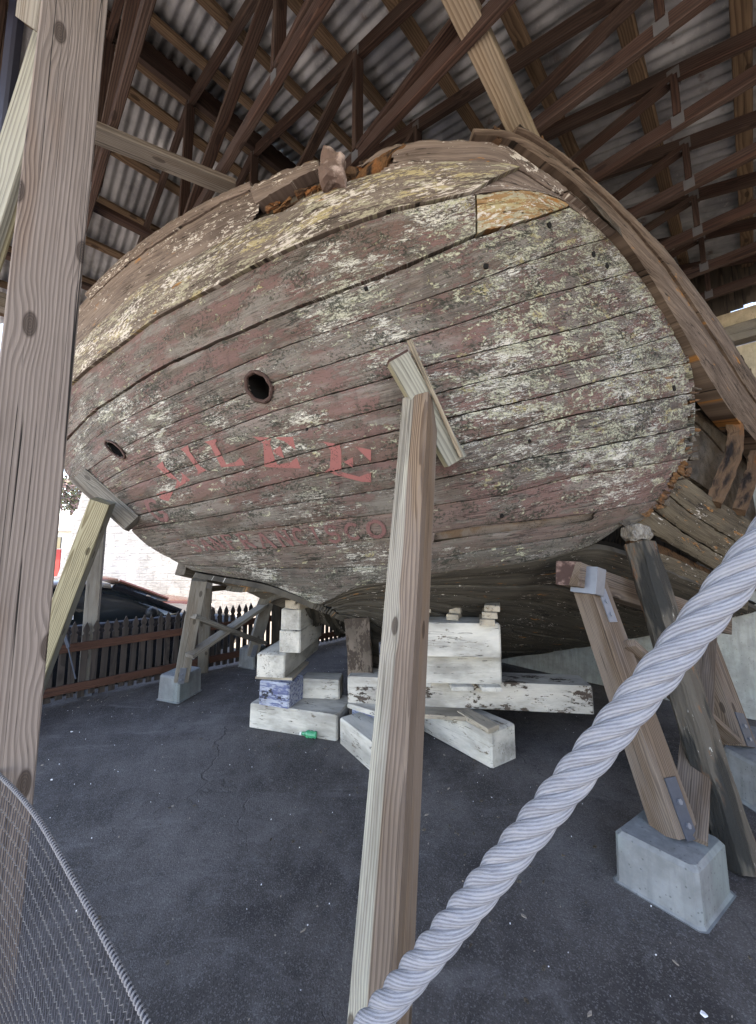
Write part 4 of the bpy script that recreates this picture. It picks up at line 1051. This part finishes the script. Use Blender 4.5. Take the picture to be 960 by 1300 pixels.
mb.add([ST3(-3.5,-30,-.01), ST3(-3.5,30,-.01), ST3(-40,30,-.01), ST3(-40,-30,-.01)], [(0,1,2,3)])
tag(mb.build('bounce_apron', 'bounce_paving'), kind='structure')
# litter
mb = MB(); rng = random.Random(4)
for k in range(1700):
    s = rng.uniform(-.2, 4.4); t = rng.uniform(-1.6, 5.0)
    if k < 120: s, t = rng.gauss(1.9, .35), rng.gauss(-.95, .3)
    c = ST3(s, t, 0.009+0.012*0.5); r = rng.uniform(.001, .0042)*(1 if k % 11 else 3.2); a0 = rng.uniform(0, 6.3); e = rng.uniform(.35, 1)
    p = [c+Vector((math.cos(a0+q*1.256)*r*(1 if q % 2 else .7), math.sin(a0+q*1.256)*r*e, rng.uniform(0, .003))) for q in range(5)]
    mb.add(p+[q-UP*.0035 for q in p], [(0,1,2,3,4),(9,8,7,6,5)]+[(q, (q+1) % 5, 5+(q+1) % 5, 5+q) for q in range(5)], mi=rng.choice((0,1,1,2,2,1)))
for k in range(260):
    if k < 130: s, t = rng.gauss(2.3, .5), rng.gauss(2.3, .7)
    elif k < 190: s, t = rng.uniform(.2, 4), rng.gauss(5.0, .12)
    else: s, t = rng.gauss(1.7, .5), rng.gauss(.2, .6)
    c = ST3(s, t, .014); r = rng.uniform(.005, .014); a0 = rng.uniform(0, 6.3); e = rng.uniform(.25, .5)
    ux_, uy_ = Vector((math.cos(a0), math.sin(a0), 0)), Vector((-math.sin(a0), math.cos(a0), 0))
    p = [c+ux_*math.cos(q*1.0472)*r+uy_*math.sin(q*1.0472)*r*e+UP*rng.uniform(0, .005) for q in range(6)]
    mb.add(p+[q-UP*.004 for q in p], [tuple(range(6)), tuple(range(11, 5, -1))]+[(q, (q+1) % 6, 6+(q+1) % 6, 6+q) for q in range(6)], mi=rng.choice((1, 1, 1, 2)))
tag(mb.build('paint_chips', ['paper', 'old_oak', 'chip_tan']), kind='stuff')

# ------------------------------------------------------------------ shores
UPY = Vector((0,1,0))
sh = empty('hull_shore', G(473,1440), 'tall squared post with a pale sapwood face propping the middle of the hull', 'prop', 'shores propping the hull')
tp = HO(536,512,0.10); tp = P(534,512,1.93)
timber_obj('post', 'timber_treated', sh, G(473,1440), tp, 0.145, 0.145, up=UPY, roll=1.05, pith=(0.02,0.075), nseg=14, warp=0.004, cham=0.003)
m = MB(); timber(m, P(505,456,1.87), P(578,586,1.99), 0.115, 0.085, up=Vector((0,-1,0)), pith=(0.1,0.1)); m.build('pad_timber', 'timber_green', sh)
m = MB(); d_ = (P(578,586,1.99)-P(505,456,1.87)).normalized(); timber(m, P(505,456,1.87)-d_*.012, P(505,456,1.87)+d_*.001, 0.1155, 0.0855, up=Vector((0,-1,0)), nseg=1); m.build('end_grain', 'ring_iron', sh)
m = MB(); timber(m, P(521,437,1.885), P(585,580,1.985), 0.022, 0.16, up=Vector((0,-1,0)), roll=0.25); m.build('pad_plank', 'timber_pale', sh)
sh = empty('hull_shore', G(20,930), 'long grey green post leaning up to a pad under the far quarter', 'prop', 'shores propping the hull')
timber_obj('post', 'timber_green', sh, G(18,935), P(131,636,3.12), 0.145, 0.145, up=UPY, roll=0.35, pith=(0.05,0.09))
m = MB(); timber(m, HO(110,604,0.05), HO(176,662,0.05), 0.16, 0.08, up=Vector((0.3,-1,0)), roll=0.0); m.build('pad_timber', 'timber_grey', sh)
sh = empty('hull_shore', G(945,1108), 'dark rotted old timber leaning against the broken edge of the hull', 'prop', 'shores propping the hull')
timber_obj('post', 'shore_old', sh, G(940,1100), P(812,690,2.50), 0.165, 0.15, up=UPY, roll=0.5, rough=0.006, cham=0.03, nseg=16, warp=0.006)
lump('weathered_tip', 'timber_grey', P(808,676,2.49), (0.075,0.07,0.06), 1.2, sh)

# trestles -----------------------------------------------------------
def strap(parent, p0, p1, roll, at, w=0.07, h=0.22, mat='dark_steel', half=0.0735, face=-1):
    x, y, z = frame(p0, p1, UPY, roll); nrm = y*face
    bracket(parent, p0+z*at+nrm*half, z, nrm, w, h, mat)
def bracket(parent, c, d, side, w=0.06, h=0.2, mat='dark_steel'):
    """bolted steel strap on a leg"""
    x = side.normalized(); z = d.normalized(); y = z.cross(x)
    m = MB(); q = [c+y*(sx*w/2)+z*(sz*h/2) for sx, sz in ((-1,-1),(1,-1),(1,1),(-1,1))]
    m.add(q+[p+x*0.006 for p in q], [(3,2,1,0),(4,5,6,7),(0,1,5,4),(1,2,6,5),(2,3,7,6),(3,0,4,7)])
    for k in (-.28, .1):
        cc = c+z*h*k+x*0.006; ring = [cc+(y*math.cos(j*1.0472)+z*math.sin(j*1.0472))*0.013 for j in range(6)]
        m.add(ring+[p+x*0.009 for p in ring], [(6,7,8,9,10,11)]+[(j, (j+1) % 6, 6+(j+1) % 6, 6+j) for j in range(6)], mi=1)
    m.build('steel_strap', [mat, 'galv_steel'], parent)
def pier(pts, h, label, taper=0.975):
    m = MB(); prism(m, pts, h, taper, 0.018); o = m.build('concrete_pier', 'concrete')
    tag(o, label, 'pier', 'concrete piers under the trestles')
    m = MB(); c = sum((Vector(p) for p in pts), Vector())/4
    prism(m, [c+(Vector(p)-c)*1.09 for p in pts], 0.016, 0.98, 0.02); m.build('footing', 'concrete', o); return o
c0, c1, c2 = G(893,1183), G(781,1117), G(930,1134)
pier([c0, c2, c2+(c1-c0), c1], 0.228, 'blue grey concrete pier under the front leg of the trestle beside the dark shore')
d0, d1, d2 = G(985,1045), G(921,1003), G(1020,1000)
pier([d0, d2, d2+(d1-d0), d1], 0.27, 'concrete pier under the rear trestle leg near the stucco wall')
tr = empty('support_trestle', G(850,1080), 'brown trestle with metal straps and a crossbeam under the near side of the hull', 'trestle', 'trestles under the hull')
l0, l1 = PZ(858,1058,.222), P(748,742,2.46)
leg = timber_obj('leg', 'timber_brown', tr, l0, l1, 0.15, 0.145, up=UPY, roll=0.35, pith=(0.03,0.09))
strap(leg, l0, l1, .35, .11, .075, .24)
strap(leg, l0, l1, .35, (l1-l0).length-.15, .06, .2, 'galv_steel')
l2, l3 = PZ(938,948,.258), P(876,776,3.15)
leg2 = timber_obj('leg', 'timber_brown', tr, l2, l3, 0.15, 0.145, up=UPY, roll=0.35)
strap(leg2, l2, l3, .35, .1, .09, .2)
bm_ = timber_obj('crossbeam', 'timber_brown', tr, P(722,728,2.42), P(915,792,3.25), 0.15, 0.15, up=UP, roll=0.0)
m = MB(); e0 = P(721.5,727.7,2.415); e1 = P(723,728.2,2.428); timber(m, e0, e1, 0.151, 0.151, up=UP, nseg=1); m.build('painted_end', 'ring_iron', bm_)
for (px_, py_, yy) in ((752,737,2.40),(880,781,2.98)):
    c = P(px_, py_, yy); dv = (P(915,792,3.25)-P(722,728,2.42)).normalized()
    m = MB(); timber(m, c-dv*.035+Vector((-.03,.0,0)), c+dv*.045+Vector((-.03,0,0)), 0.168, 0.165, up=UP, nseg=1, cham=0.002); m.build('steel_cap', 'galv_steel', bm_)
timber_obj('brace', 'timber_brown', tr, PZ(874,1062,.24), P(896,800,3.1), 0.042, 0.14, up=Vector((1,-.5,0)))
timber_obj('brace', 'timber_brown', tr, P(792,818,2.26), P(925,940,2.66), 0.042, 0.13, up=Vector((1,-.5,0)))
# far trestle
c0, c1, c2 = G(226,893), G(199,888), G(256,876)
pier([c0, c2, c2+(c1-c0), c1], 0.25, 'grey concrete pier under the left trestle leg in front of the picket fence')
c0, c1, c2 = G(322,850), G(302,846), G(338,842)
pier([c0, c2, c2+(c1-c0), c1], 0.25, 'small far concrete pier beside the white timber cribbing')
tr = empty('support_trestle', G(226,880), 'grey cross braced trestle under the far bilge, in front of the fence', 'trestle', 'trestles under the hull')
l0, l1 = PZ(231,860,.242), P(254,733,3.7)
leg = timber_obj('leg', 'timber_grey', tr, l0, l1, 0.14, 0.14, up=UPY, roll=0.45)
strap(leg, l0, l1, .45, .09, .06, .2, 'galv_steel', .071)
timber_obj('leg', 'timber_grey', tr, G(258,852), P(262,742,4.2), 0.12, 0.12, up=UPY, roll=0.45)
leg = timber_obj('leg', 'timber_grey', tr, PZ(321,828,.242), P(342,752,4.7), 0.14, 0.14, up=UPY, roll=0.45)
strap(leg, PZ(321,828,.242), P(342,752,4.7), .45, .09, .06, .2, 'galv_steel', .071)
timber_obj('leg', 'old_oak', tr, G(352,832), P(352,750,5.0), 0.12, 0.12, up=UPY)
timber_obj('crossbeam', 'old_oak', tr, P(230,722,3.62), P(352,752,4.85), 0.13, 0.12, up=UP)
timber_obj('crossbeam', 'old_oak', tr, P(262,748,4.22), P(338,741,5.2), 0.06, 0.06, up=UP)
timber_obj('brace', 'timber_grey', tr, P(243,782,3.78), P(334,816,4.76), 0.04, 0.13, up=Vector((1,-.5,0)))
timber_obj('brace', 'timber_grey', tr, P(240,833,3.9), P(336,768,4.7), 0.04, 0.13, up=Vector((1,-.5,0)))

# ------------------------------------------------------------------ cribbing
def crib(name, quad, h, mat, label, z0=None, taper=1.0, cham=0.012, cat='block', group='cribbing timbers under the keel'):
    m = MB(); prism(m, quad, h, taper, cham); return tag(m.build(name, mat), label, cat, group)
BF = block_front
crib('crib_timber', BF((316,923),(428,941),0,.2,.42), .205, 'crib_white', 'long low white base timber of the left crib, behind the green bottle', cat='timber')
a0, a1 = G(431,943), G(474,982); n_ = Vector((-(a1-a0).y, (a1-a0).x, 0)).normalized()
crib('crib_timber', [a0, a1, a1+n_*.28, a0+n_*.28], .2, 'crib_white', 'cracked white base timber turned towards the tall shore', cat='timber')
crib('crib_block', BF((328,894),(366,900),.207,.2,.26), .205, 'crib_blue', 'blue peeling block on the left base timber')
crib('crib_block', BF((381,886),(431,888),.207,.2,.2), .17, 'crib_white', 'white speckled block behind the blue one')
crib('shim', BF((324,862),(371,864),.414,.02,.5), .022, 'crib_bare', 'thin pale shim on top of the blue block', cat='shim', cham=.003)
crib('crib_timber', BF((325,859),(361,861),.438,.2,1.0), .205, 'crib_white', 'long white timber end on above the blue block', cat='timber')
crib('crib_block', BF((354,828),(381,829),.645,.2,.7), .20, 'crib_white', 'lower white block of the pair under the stern tip')
crib('crib_block', BF((356,799),(381,800),.847,.2,.66), .19, 'crib_white', 'upper white block of the pair under the stern tip')
crib('wedge', BF((361,772),(379,774),1.039,.2,.3), .085, 'crib_bare', 'bare wood wedge topmost on the left crib', cat='wedge')
a0, a1, a2 = G(625,976), G(656,962), G(538,928)
crib('crib_timber', [a0, a1, a1+(a2-a0), a2], .25, 'crib_white', 'big white timber pointing out towards the viewer on the ground', cat='timber')
a0, a1, a2 = PZ(620,932,.252), PZ(634,926,.252), PZ(580,908,.252)
crib('shim', [a0, a1, a1+(a2-a0), a2], .035, 'crib_bare', 'plank offcut lying on the outward pointing timber', cat='shim', cham=.003)
crib('shim', BF((536,912),(600,916),.25,.03,.25), .03, 'crib_bare', 'pale packing piece between the ground timber and the peeling beam', cat='shim', cham=.003)
crib('crib_timber', BF((441,892),(755,907),.282,.2,.26), .215, 'crib_peeling', 'long beam with peeling white paint lying across the crib', cat='timber')
crib('crib_block', BF((446,930),(481,948),.0,.2,.24), .245, 'crib_blue', 'pale blue block under the left end of the peeling beam')
crib('wedge', BF((440,898),(484,912),.247,.2,.24), .034, 'crib_white', 'white wedge between the pale blue block and the peeling beam', cat='wedge')
for k, (p, q) in enumerate((((530,872),(548,872)),((574,877),(602,877)),((612,878),(638,878)))):
    crib('shim', BF(p, q, .499, .03, .22), .03, 'crib_white', ('white shim nearest the tall shore between beam and upper blocks', 'middle white shim between beam and upper blocks', 'white shim at the free end between beam and upper blocks')[k], cat='shim', cham=.003)
crib('crib_block', BF((492,866),(638,869),.531,.2,.3), .235, 'crib_white', 'lower of the two wide white blocks on the peeling beam')
crib('crib_block', BF((494,832),(637,835),.768,.2,.28), .25, 'crib_white', 'upper of the two wide white blocks, just under the hull')
for k, (p, q) in enumerate((((520,786),(549,787)),((569,787),(587,788)),((611,794),(634,795)))):
    for w in range(3):
        sx = (-2, 1, 4)[w]
        crib('wedge', BF((p[0]+sx, p[1]-w*9), (q[0]-3+sx, q[1]-w*9), 1.02+w*.047, .04, .22), .045, 'crib_bare', ('lowest', 'middle', 'topmost')[w]+' wood wedge of the '+('stack half hidden by the tall shore', 'middle stack on the upper white block', 'stack at the free end of the upper white block')[k], cat='wedge', cham=.003)

# green bottle
bt = empty('crushed_bottle', G(390,937), 'crushed green plastic bottle lying against the white base timber', 'bottle')
m = MB(); p0 = G(383,936)+UP*.03; p1 = G(402,938)+UP*.03; pts = [p0.lerp(p1, i/11) for i in range(12)]
tube(m, pts, [.012,.013,.014,.022,.031,.033,.026,.032,.030,.024,.031,.027], 12); m.build('bottle_body', 'bottle_green', bt, smooth=True)
m = MB(); tube(m, [p0-(p1-p0)*.11, p0-(p1-p0)*.005], .0145, 10); m.build('bottle_cap', 'garage_white', bt)

# ------------------------------------------------------------------ picket fence
FT = 5.22
fn = empty('picket_fence', ST3(2, FT, 0), 'dark picket fence with reddish rails along the open side', 'fence')
for z in (.14, .55):
    timber_obj('fence_rail', 'fence_rail', fn, ST3(-1.0, FT-.03, z), ST3(5.6, FT-.03, z), 0.03, 0.085, up=UP, warp=.004)
prof = [(-.029,.0),(.029,.0),(.029,.62),(.034,.635),(.018,.655),(.03,.685),(.026,.715),(.0,.775),(-.026,.715),(-.03,.685),(-.018,.655),(-.034,.635),(-.029,.62)]
for k in range(72):
    s = -.95+k*.091; dz = .03+random.uniform(-.012, .012); lean = random.uniform(-.02, .02)
    vs = [ST3(s+x+lean*z, FT+y, z+dz) for y in (-.012, .008) for x, z in prof]; N = len(prof)
    gs = [(x+.05, y+.05+k, z) for y in (-.012, .008) for x, z in prof]
    m = MB(); m.add(vs, [tuple(range(N)), tuple(range(2*N-1, N-1, -1))]+[(j, (j+1) % N, N+(j+1) % N, N+j) for j in range(N)], gs); m.build('picket', 'fence_dark', fn)
# cable tie stay by the fence post
st = MB(); tube(st, [P(62,755,4.0), P(84,812,4.0), P(96,862,3.95)], .006, 6); tube(st, [P(80,800,3.99), P(87,822,3.99)], .016, 6)
tag(st.build('stay_wire', 'dark_steel'), 'thin twisted stay wire with a turnbuckle beside the fence post', 'wire')

# ------------------------------------------------------------------ rope and netting in front
A_, B_ = P(1010,636,.385), P(432,1345,.60)
A_, B_ = A_+(A_-B_)*0.9, B_+(B_-A_)*((B_.z-.03)/(A_.z-B_.z))
rb = empty('mooring_rope', A_.lerp(B_, .5)-UP*.04, 'thick pale blue twisted rope crossing in front of the viewer', 'rope')
ax = (B_-A_); L = ax.length; axn = ax.normalized(); ux = axn.orthogonal().normalized(); uy = axn.cross(ux)
for k in range(4):
    pts = []; n_ = 900
    for i in range(n_+1):
        f = i/n_; d = f*L; ang = (d/0.155)*2*math.pi+k*math.pi/2
        sag = Vector((0,0,-0.004*math.sin(math.pi*f)))
        pts.append(A_+axn*d+sag+(ux*math.cos(ang)+uy*math.sin(ang))*0.0098*(1+.02*mnoise.noise(Vector((d*40,k*7,0)))))
    m = MB(); tube(m, pts, [0.0092*(1+.03*mnoise.noise(Vector((i*.11,k*9,3)))) for i in range(n_+1)], 20, seed=k*5.0); m.build('rope_strand', 'rope_fibre', rb, smooth=True)
ne = empty('safety_net', P(90,1250,.75)-UP*.3, 'dark knotted wire netting with a whipped edge cord in front of the big post', 'netting')
edge = crom([tuple(P(-60,940,1.02)), tuple(P(0,985,.94)), tuple(P(45,1035,.86)), tuple(P(100,1130,.74)), tuple(P(150,1225,.65)), tuple(P(192,1310,.59)), tuple(P(240,1420,.53))], 320)
edge = [Vector(p) for p in edge]
m = MB(); tube(m, edge, .0028, 8); m.build('edge_cord', 'net_dark', ne)
m = MB(); pts = []
tot = sum((edge[i+1]-edge[i]).length for i in range(319)); acc = 0
for i in range(319):
    for q in range(6):
        p = edge[i].lerp(edge[i+1], q/6); acc_ = acc+(edge[i+1]-edge[i]).length*q/6
        t = (edge[i+1]-edge[i]).normalized(); u = t.cross(UP).normalized(); v = t.cross(u); ang = acc_/.0075*2*math.pi
        pts.append(p+(u*math.cos(ang)+v*math.sin(ang))*.0033)
    acc += (edge[i+1]-edge[i]).length
tube(m, pts, .0016, 5); m.build('whipping', 'cord', ne)
# netting hangs from the cord and bellies towards the post
def netp(u, d):
    f = max(0, min(318.999, u*319)); i = int(f); e = edge[i].lerp(edge[i+1], f-i)
    return e+Vector((-.10*d-.06*math.sin(d*5), (.03+.12*math.sin(u*3))*d, -d))
m = MB(); RW = 24; 
for r in range(1, RW):
    d = r*.027
    pts = []
    for i in range(176):
        u = i/175; w = (1 if (i+r) % 2 else -1)*.0028
        pts.append(netp(u, d+w)+Vector((0, random.uniform(-.0008,.0008), 0)))
    tube(m, pts, .0009, 4)
m.build('net_line', 'net_wire', ne)
m = MB()
for r in range(0, RW-1):
    for i in range(0, 176):
        if (i+r) % 2: continue
        u = i/175; p = netp(u, r*.027+(.0028 if r else 0)); q = netp(min(1, u+.009), (r+1)*.027-.0028)
        tube(m, [p, q], .0009, 4, caps=False)
m.build('net_mesh', 'net_dark', ne)

# ------------------------------------------------------------------ outside: wall, garage, cars, tree
ow = MB(); Yw = 11.5
pts = [(-9.4,-.3),(-8.95,1.0),(-8.6,3.0),(-8.6,4.6),(3.5,4.6),(3.5,-.3)]
# taller wall with a battered left end
xs = [P(66,740,Yw).x, P(88,680,Yw).x, P(103,620,Yw).x]
prof = [(xs[0],-.3),(xs[0]+.05,.4),(xs[1],1.7),(xs[2],3.1),(xs[2]+.15,3.9),(4.5,3.9),(4.5,-.3)]
N = len(prof); vs = [(x, Yw, z) for x, z in prof]+[(x, Yw+.4, z) for x, z in prof]
ow.add(vs, [tuple(range(N)), tuple(range(2*N-1, N-1, -1))]+[(j, (j+1) % N, N+(j+1) % N, N+j) for j in range(N)])
tag(ow.build('brick_wall', 'white_brick'), 'sunlit rough whitewashed brick wall beyond the parked cars', 'wall')
gb = empty('garage', P(40,735,19), 'small white gabled garage with a red door beyond the fence', 'garage')
gx0, gx1, gy = P(10,700,19).x, P(102,700,19).x, 19.0
def bx(mb, x0, x1, y0, y1, z0, z1, mi=0):
    vs = [(x0,y0,z0),(x1,y0,z0),(x1,y1,z0),(x0,y1,z0),(x0,y0,z1),(x1,y0,z1),(x1,y1,z1),(x0,y1,z1)]
    mb.add(vs, [(3,2,1,0),(4,5,6,7),(0,1,5,4),(1,2,6,5),(2,3,7,6),(3,0,4,7)], mi=mi)
m = MB(); bx(m, gx0, gx1, gy, gy+5, -.3, 2.4); m.build('wall', 'garage_white', gb)
m = MB(); bx(m, P(52,700,19).x, P(78,700,19).x, gy-.06, gy-.002, -.3, 1.5); m.build('door', 'garage_red', gb)
m = MB(); bx(m, P(60,700,19).x, P(77,700,19).x, gy-.06, gy-.002, 1.55, 2.1); m.build('window', 'car_glass', gb)
m = MB(); xm = P(70,700,19).x; vs = []
for y in (gy-.4, gy+5.2): vs += [(gx0-.5,y,2.4),(gx1+.5,y,2.4),(gx1+.5,y,2.55),(xm,y,3.25),(gx0-.5,y,2.55)]
m.add(vs, [(0,1,2,3,4),(9,8,7,6,5),(0,1,6,5),(1,2,7,6),(2,3,8,7),(3,4,9,8),(4,0,5,9)]); m.build('roof', 'garage_roof', gb)

def make_car(name, origin, yaw, paint, label, scale=1.0):
    root = empty(name, origin, label, 'car', 'parked cars beyond the fence')
    c, s = math.cos(yaw), math.sin(yaw)
    def W(x, y, z): return Vector((origin[0]+(x*c-y*s)*scale, origin[1]+(x*s+y*c)*scale, origin[2]+z*scale))
    def loft(sections, mat, nm, par, closed=True, smooth=True):
        m = MB(); vs = []; fs = []; k = len(sections[0])
        for sec in sections: vs += [W(*p) for p in sec]
        for i in range(len(sections)-1):
            for j in range(k-1 if not closed else k):
                fs.append((i*k+j, i*k+(j+1) % k, (i+1)*k+(j+1) % k, (i+1)*k+j))
        fs += [tuple(range(k-1, -1, -1)), tuple((len(sections)-1)*k+j for j in range(k))]
        m.add(vs, fs); o = m.build(nm, mat, par, smooth=smooth); return o
    # body: x forward
    st = [(-2.2,.42,.62,.70),(-2.1,.30,.86,.80),(-1.6,.22,.95,.90),(-.6,.20,.95,.92),(.4,.20,.94,.92),(1.0,.22,.93,.91),(1.6,.24,.87,.88),(2.0,.28,.78,.82),(2.22,.38,.64,.68)]
    secs = []
    for x, zb, zt, hw in st:
        secs.append([(x,-hw*.9,zb),(x,-hw,zb+.12),(x,-hw,zt-.16),(x,-hw*.93,zt-.03),(x,-hw*.7,zt),(x,hw*.7,zt),(x,hw*.93,zt-.03),(x,hw,zt-.16),(x,hw,zb+.12),(x,hw*.9,zb)])
    loft(secs, paint, 'body', root)
    cab = [(-1.95,.90,.93,.70),(-1.5,.90,1.28,.66),(-.9,.90,1.41,.63),(-.1,.90,1.43,.63),(.35,.90,1.36,.64),(1.15,.90,.95,.72)]
    secs = [[(x,-.80,zb),(x,-hw-.06,zb+(zt-zb)*.5),(x,-hw,zt-.05),(x,-hw*.8,zt),(x,hw*.8,zt),(x,hw,zt-.05),(x,hw+.06,zb+(zt-zb)*.5),(x,.80,zb)] for x, zb, zt, hw in cab]
    loft(secs, 'car_glass', 'cabin_glass', root)
    rf = [(-1.62,1.235,.665),(-.9,1.418,.632),(-.1,1.438,.632),(.30,1.382,.645)]
    secs = [[(x,-hw-.02,z-.07),(x,-hw*.8,z+.012),(x,hw*.8,z+.012),(x,hw+.02,z-.07)] for x, z, hw in rf]
    loft(secs, paint, 'roof', root, closed=True)
    for sg in (-1, 1):
        for pts in ([(.30,.66*sg,1.36),(.75,.70*sg,1.15),(1.17,.76*sg,.94)],[(-.35,.66*sg,1.39),(-.33,.72*sg,1.15),(-.30,.80*sg,.93)],[(-1.55,.69*sg,1.25),(-1.8,.74*sg,1.05),(-2.0,.76*sg,.92)]):
            m = MB(); tube(m, [W(*p) for p in pts], .035*scale, 6); m.build('pillar', paint, root)
        m = MB(); tube(m, [W(.70,.86*sg,.99), W(.72,.98*sg,1.0), W(.70,1.08*sg,1.0)], [.04*scale,.085*scale,.06*scale], 8); m.build('mirror', 'trim_black', root, smooth=True)
        m = MB(); tube(m, [W(2.05,.60*sg,.66), W(2.17,.56*sg,.64)], [.10*scale,.08*scale], 8); m.build('headlight', 'lamp_glass', root)
        for x in (-1.35, 1.35):
            m = MB(); tube(m, [W(x,.74*sg,.32), W(x,.78*sg,.32), W(x,.92*sg,.32), W(x,.94*sg,.32)], [.28*scale,.325*scale,.325*scale,.28*scale], 20); wh = m.build('wheel', 'tyre', root)
            m = MB(); tube(m, [W(x,.935*sg,.32), W(x,.95*sg,.32)], [.21*scale,.17*scale], 14); m.build('rim', 'rim', wh)
    return root, W
yaw = math.atan2(SY, SX)
co = ST3(0.9, 7.0, -.30)
car, W = make_car('parked_car', co, yaw, 'car_black', 'shiny black car parked just behind the picket fence')
m = MB(); q = [W(-.30,-.80,1.0), W(-.12,-.80,1.0), W(-.12,-.73,1.2), W(-.30,-.73,1.2)]; q = [p+ST3(0,-1,0)*.05 for p in q]
m.add(q+[p+ST3(0,-1,0)*.004 for p in q], [(3,2,1,0),(4,5,6,7),(0,1,5,4),(1,2,6,5),(2,3,7,6),(3,0,4,7)]); m.build('window_notice', 'paper', car)
make_car('parked_car', ST3(1.5, 9.6, -.42), yaw, 'car_red', 'rusty red car half hidden beyond the black one')
make_car('parked_car', ST3(0.2, 12.6, -.30), yaw, 'car_blue', 'blue car beyond the others near the garage', 1.0)

tr_ = empty('street_tree', (P(91,640,24).x, 24, -.3), 'feathery pinkish tree top against the sky beyond the wall', 'tree')
m = MB(); bx0 = P(91,640,24); tube(m, [(bx0.x, 24, -.3), (bx0.x+.1, 24, 2.0), (bx0.x, 24, bx0.z+.3)], [.18,.14,.05], 8); m.build('trunk', 'bark', tr_)
m = MB(); rng = random.Random(3)
for k in range(1500):
    d = Vector((rng.gauss(0,1), rng.gauss(0,1), rng.gauss(0,1))).normalized()*rng.uniform(.2,1)**.5
    c = Vector((bx0.x+.1, 24, P(91,624,24).z))+Vector((d.x*1.0, d.y*1.0, d.z*1.35))*(1+.35*mnoise.noise(d*2.5))
    e = Vector((rng.uniform(-1,1), rng.uniform(-1,1), rng.uniform(-1,1))).normalized()*.16; f = e.orthogonal().normalized()*.05
    m.add([c-e, c+f, c+e, c-f], [(0,1,2,3)], mi=0 if rng.random() < .5 else 1)
m.build('crown', ['leaf', 'bloom'], tr_, fix=False)

# ------------------------------------------------------------------ light, world, camera
SUN_EL, SD = R(68), Vector((-.80,-.60,0)).normalized()
sd = Vector((SD.x*math.cos(SUN_EL), SD.y*math.cos(SUN_EL), math.sin(SUN_EL)))
sun = bpy.data.lights.new('sun', 'SUN'); sun.energy = 3.4; sun.angle = R(.5); sun.color = (1, .985, .965)
so = bpy.data.objects.new('sun', sun); COL.objects.link(so); so.rotation_euler = sd.to_track_quat('Z', 'Y').to_euler(); so.location = (0,0,20)
w = bpy.data.worlds.new('World'); scene.world = w; w.use_nodes = True
nt = w.node_tree; bg = nt.nodes['Background']; sky = nt.nodes.new('ShaderNodeTexSky')
sky.sky_type = 'NISHITA'; sky.sun_disc = False; sky.sun_elevation = SUN_EL; sky.sun_rotation = math.atan2(SD.x, SD.y)
sky.air_density = 1.0; sky.altitude = 1800; sky.dust_density = 0.0; sky.ozone_density = 1.0
nt.links.new(sky.outputs[0], bg.inputs[0]); bg.inputs[1].default_value = 0.13
cam = bpy.data.cameras.new('camera'); co_ = bpy.data.objects.new('camera', cam); COL.objects.link(co_)
cam.sensor_fit = 'HORIZONTAL'; cam.sensor_width = 36; cam.lens = 36*FPX/960; cam.clip_start = 0.02; cam.clip_end = 800
cam.shift_x = 0.0; cam.shift_y = -10/960
co_.location = (0,0,CAMH); co_.rotation_euler = (R(90)+TILT, 0, 0)
scene.camera = co_
scene.view_settings.use_white_balance = True; scene.view_settings.white_balance_temperature = 8800; scene.view_settings.white_balance_tint = 16
scene.view_settings.view_transform = 'Standard'; scene.view_settings.look = 'None'
scene.view_settings.exposure = 3.2; scene.view_settings.gamma = 1.0; scene.view_settings.use_curve_mapping = False
scene.cycles.max_bounces = 8; scene.cycles.diffuse_bounces = 1
scene.cycles.use_denoising = True; scene.cycles.denoising_prefilter = 'NONE'
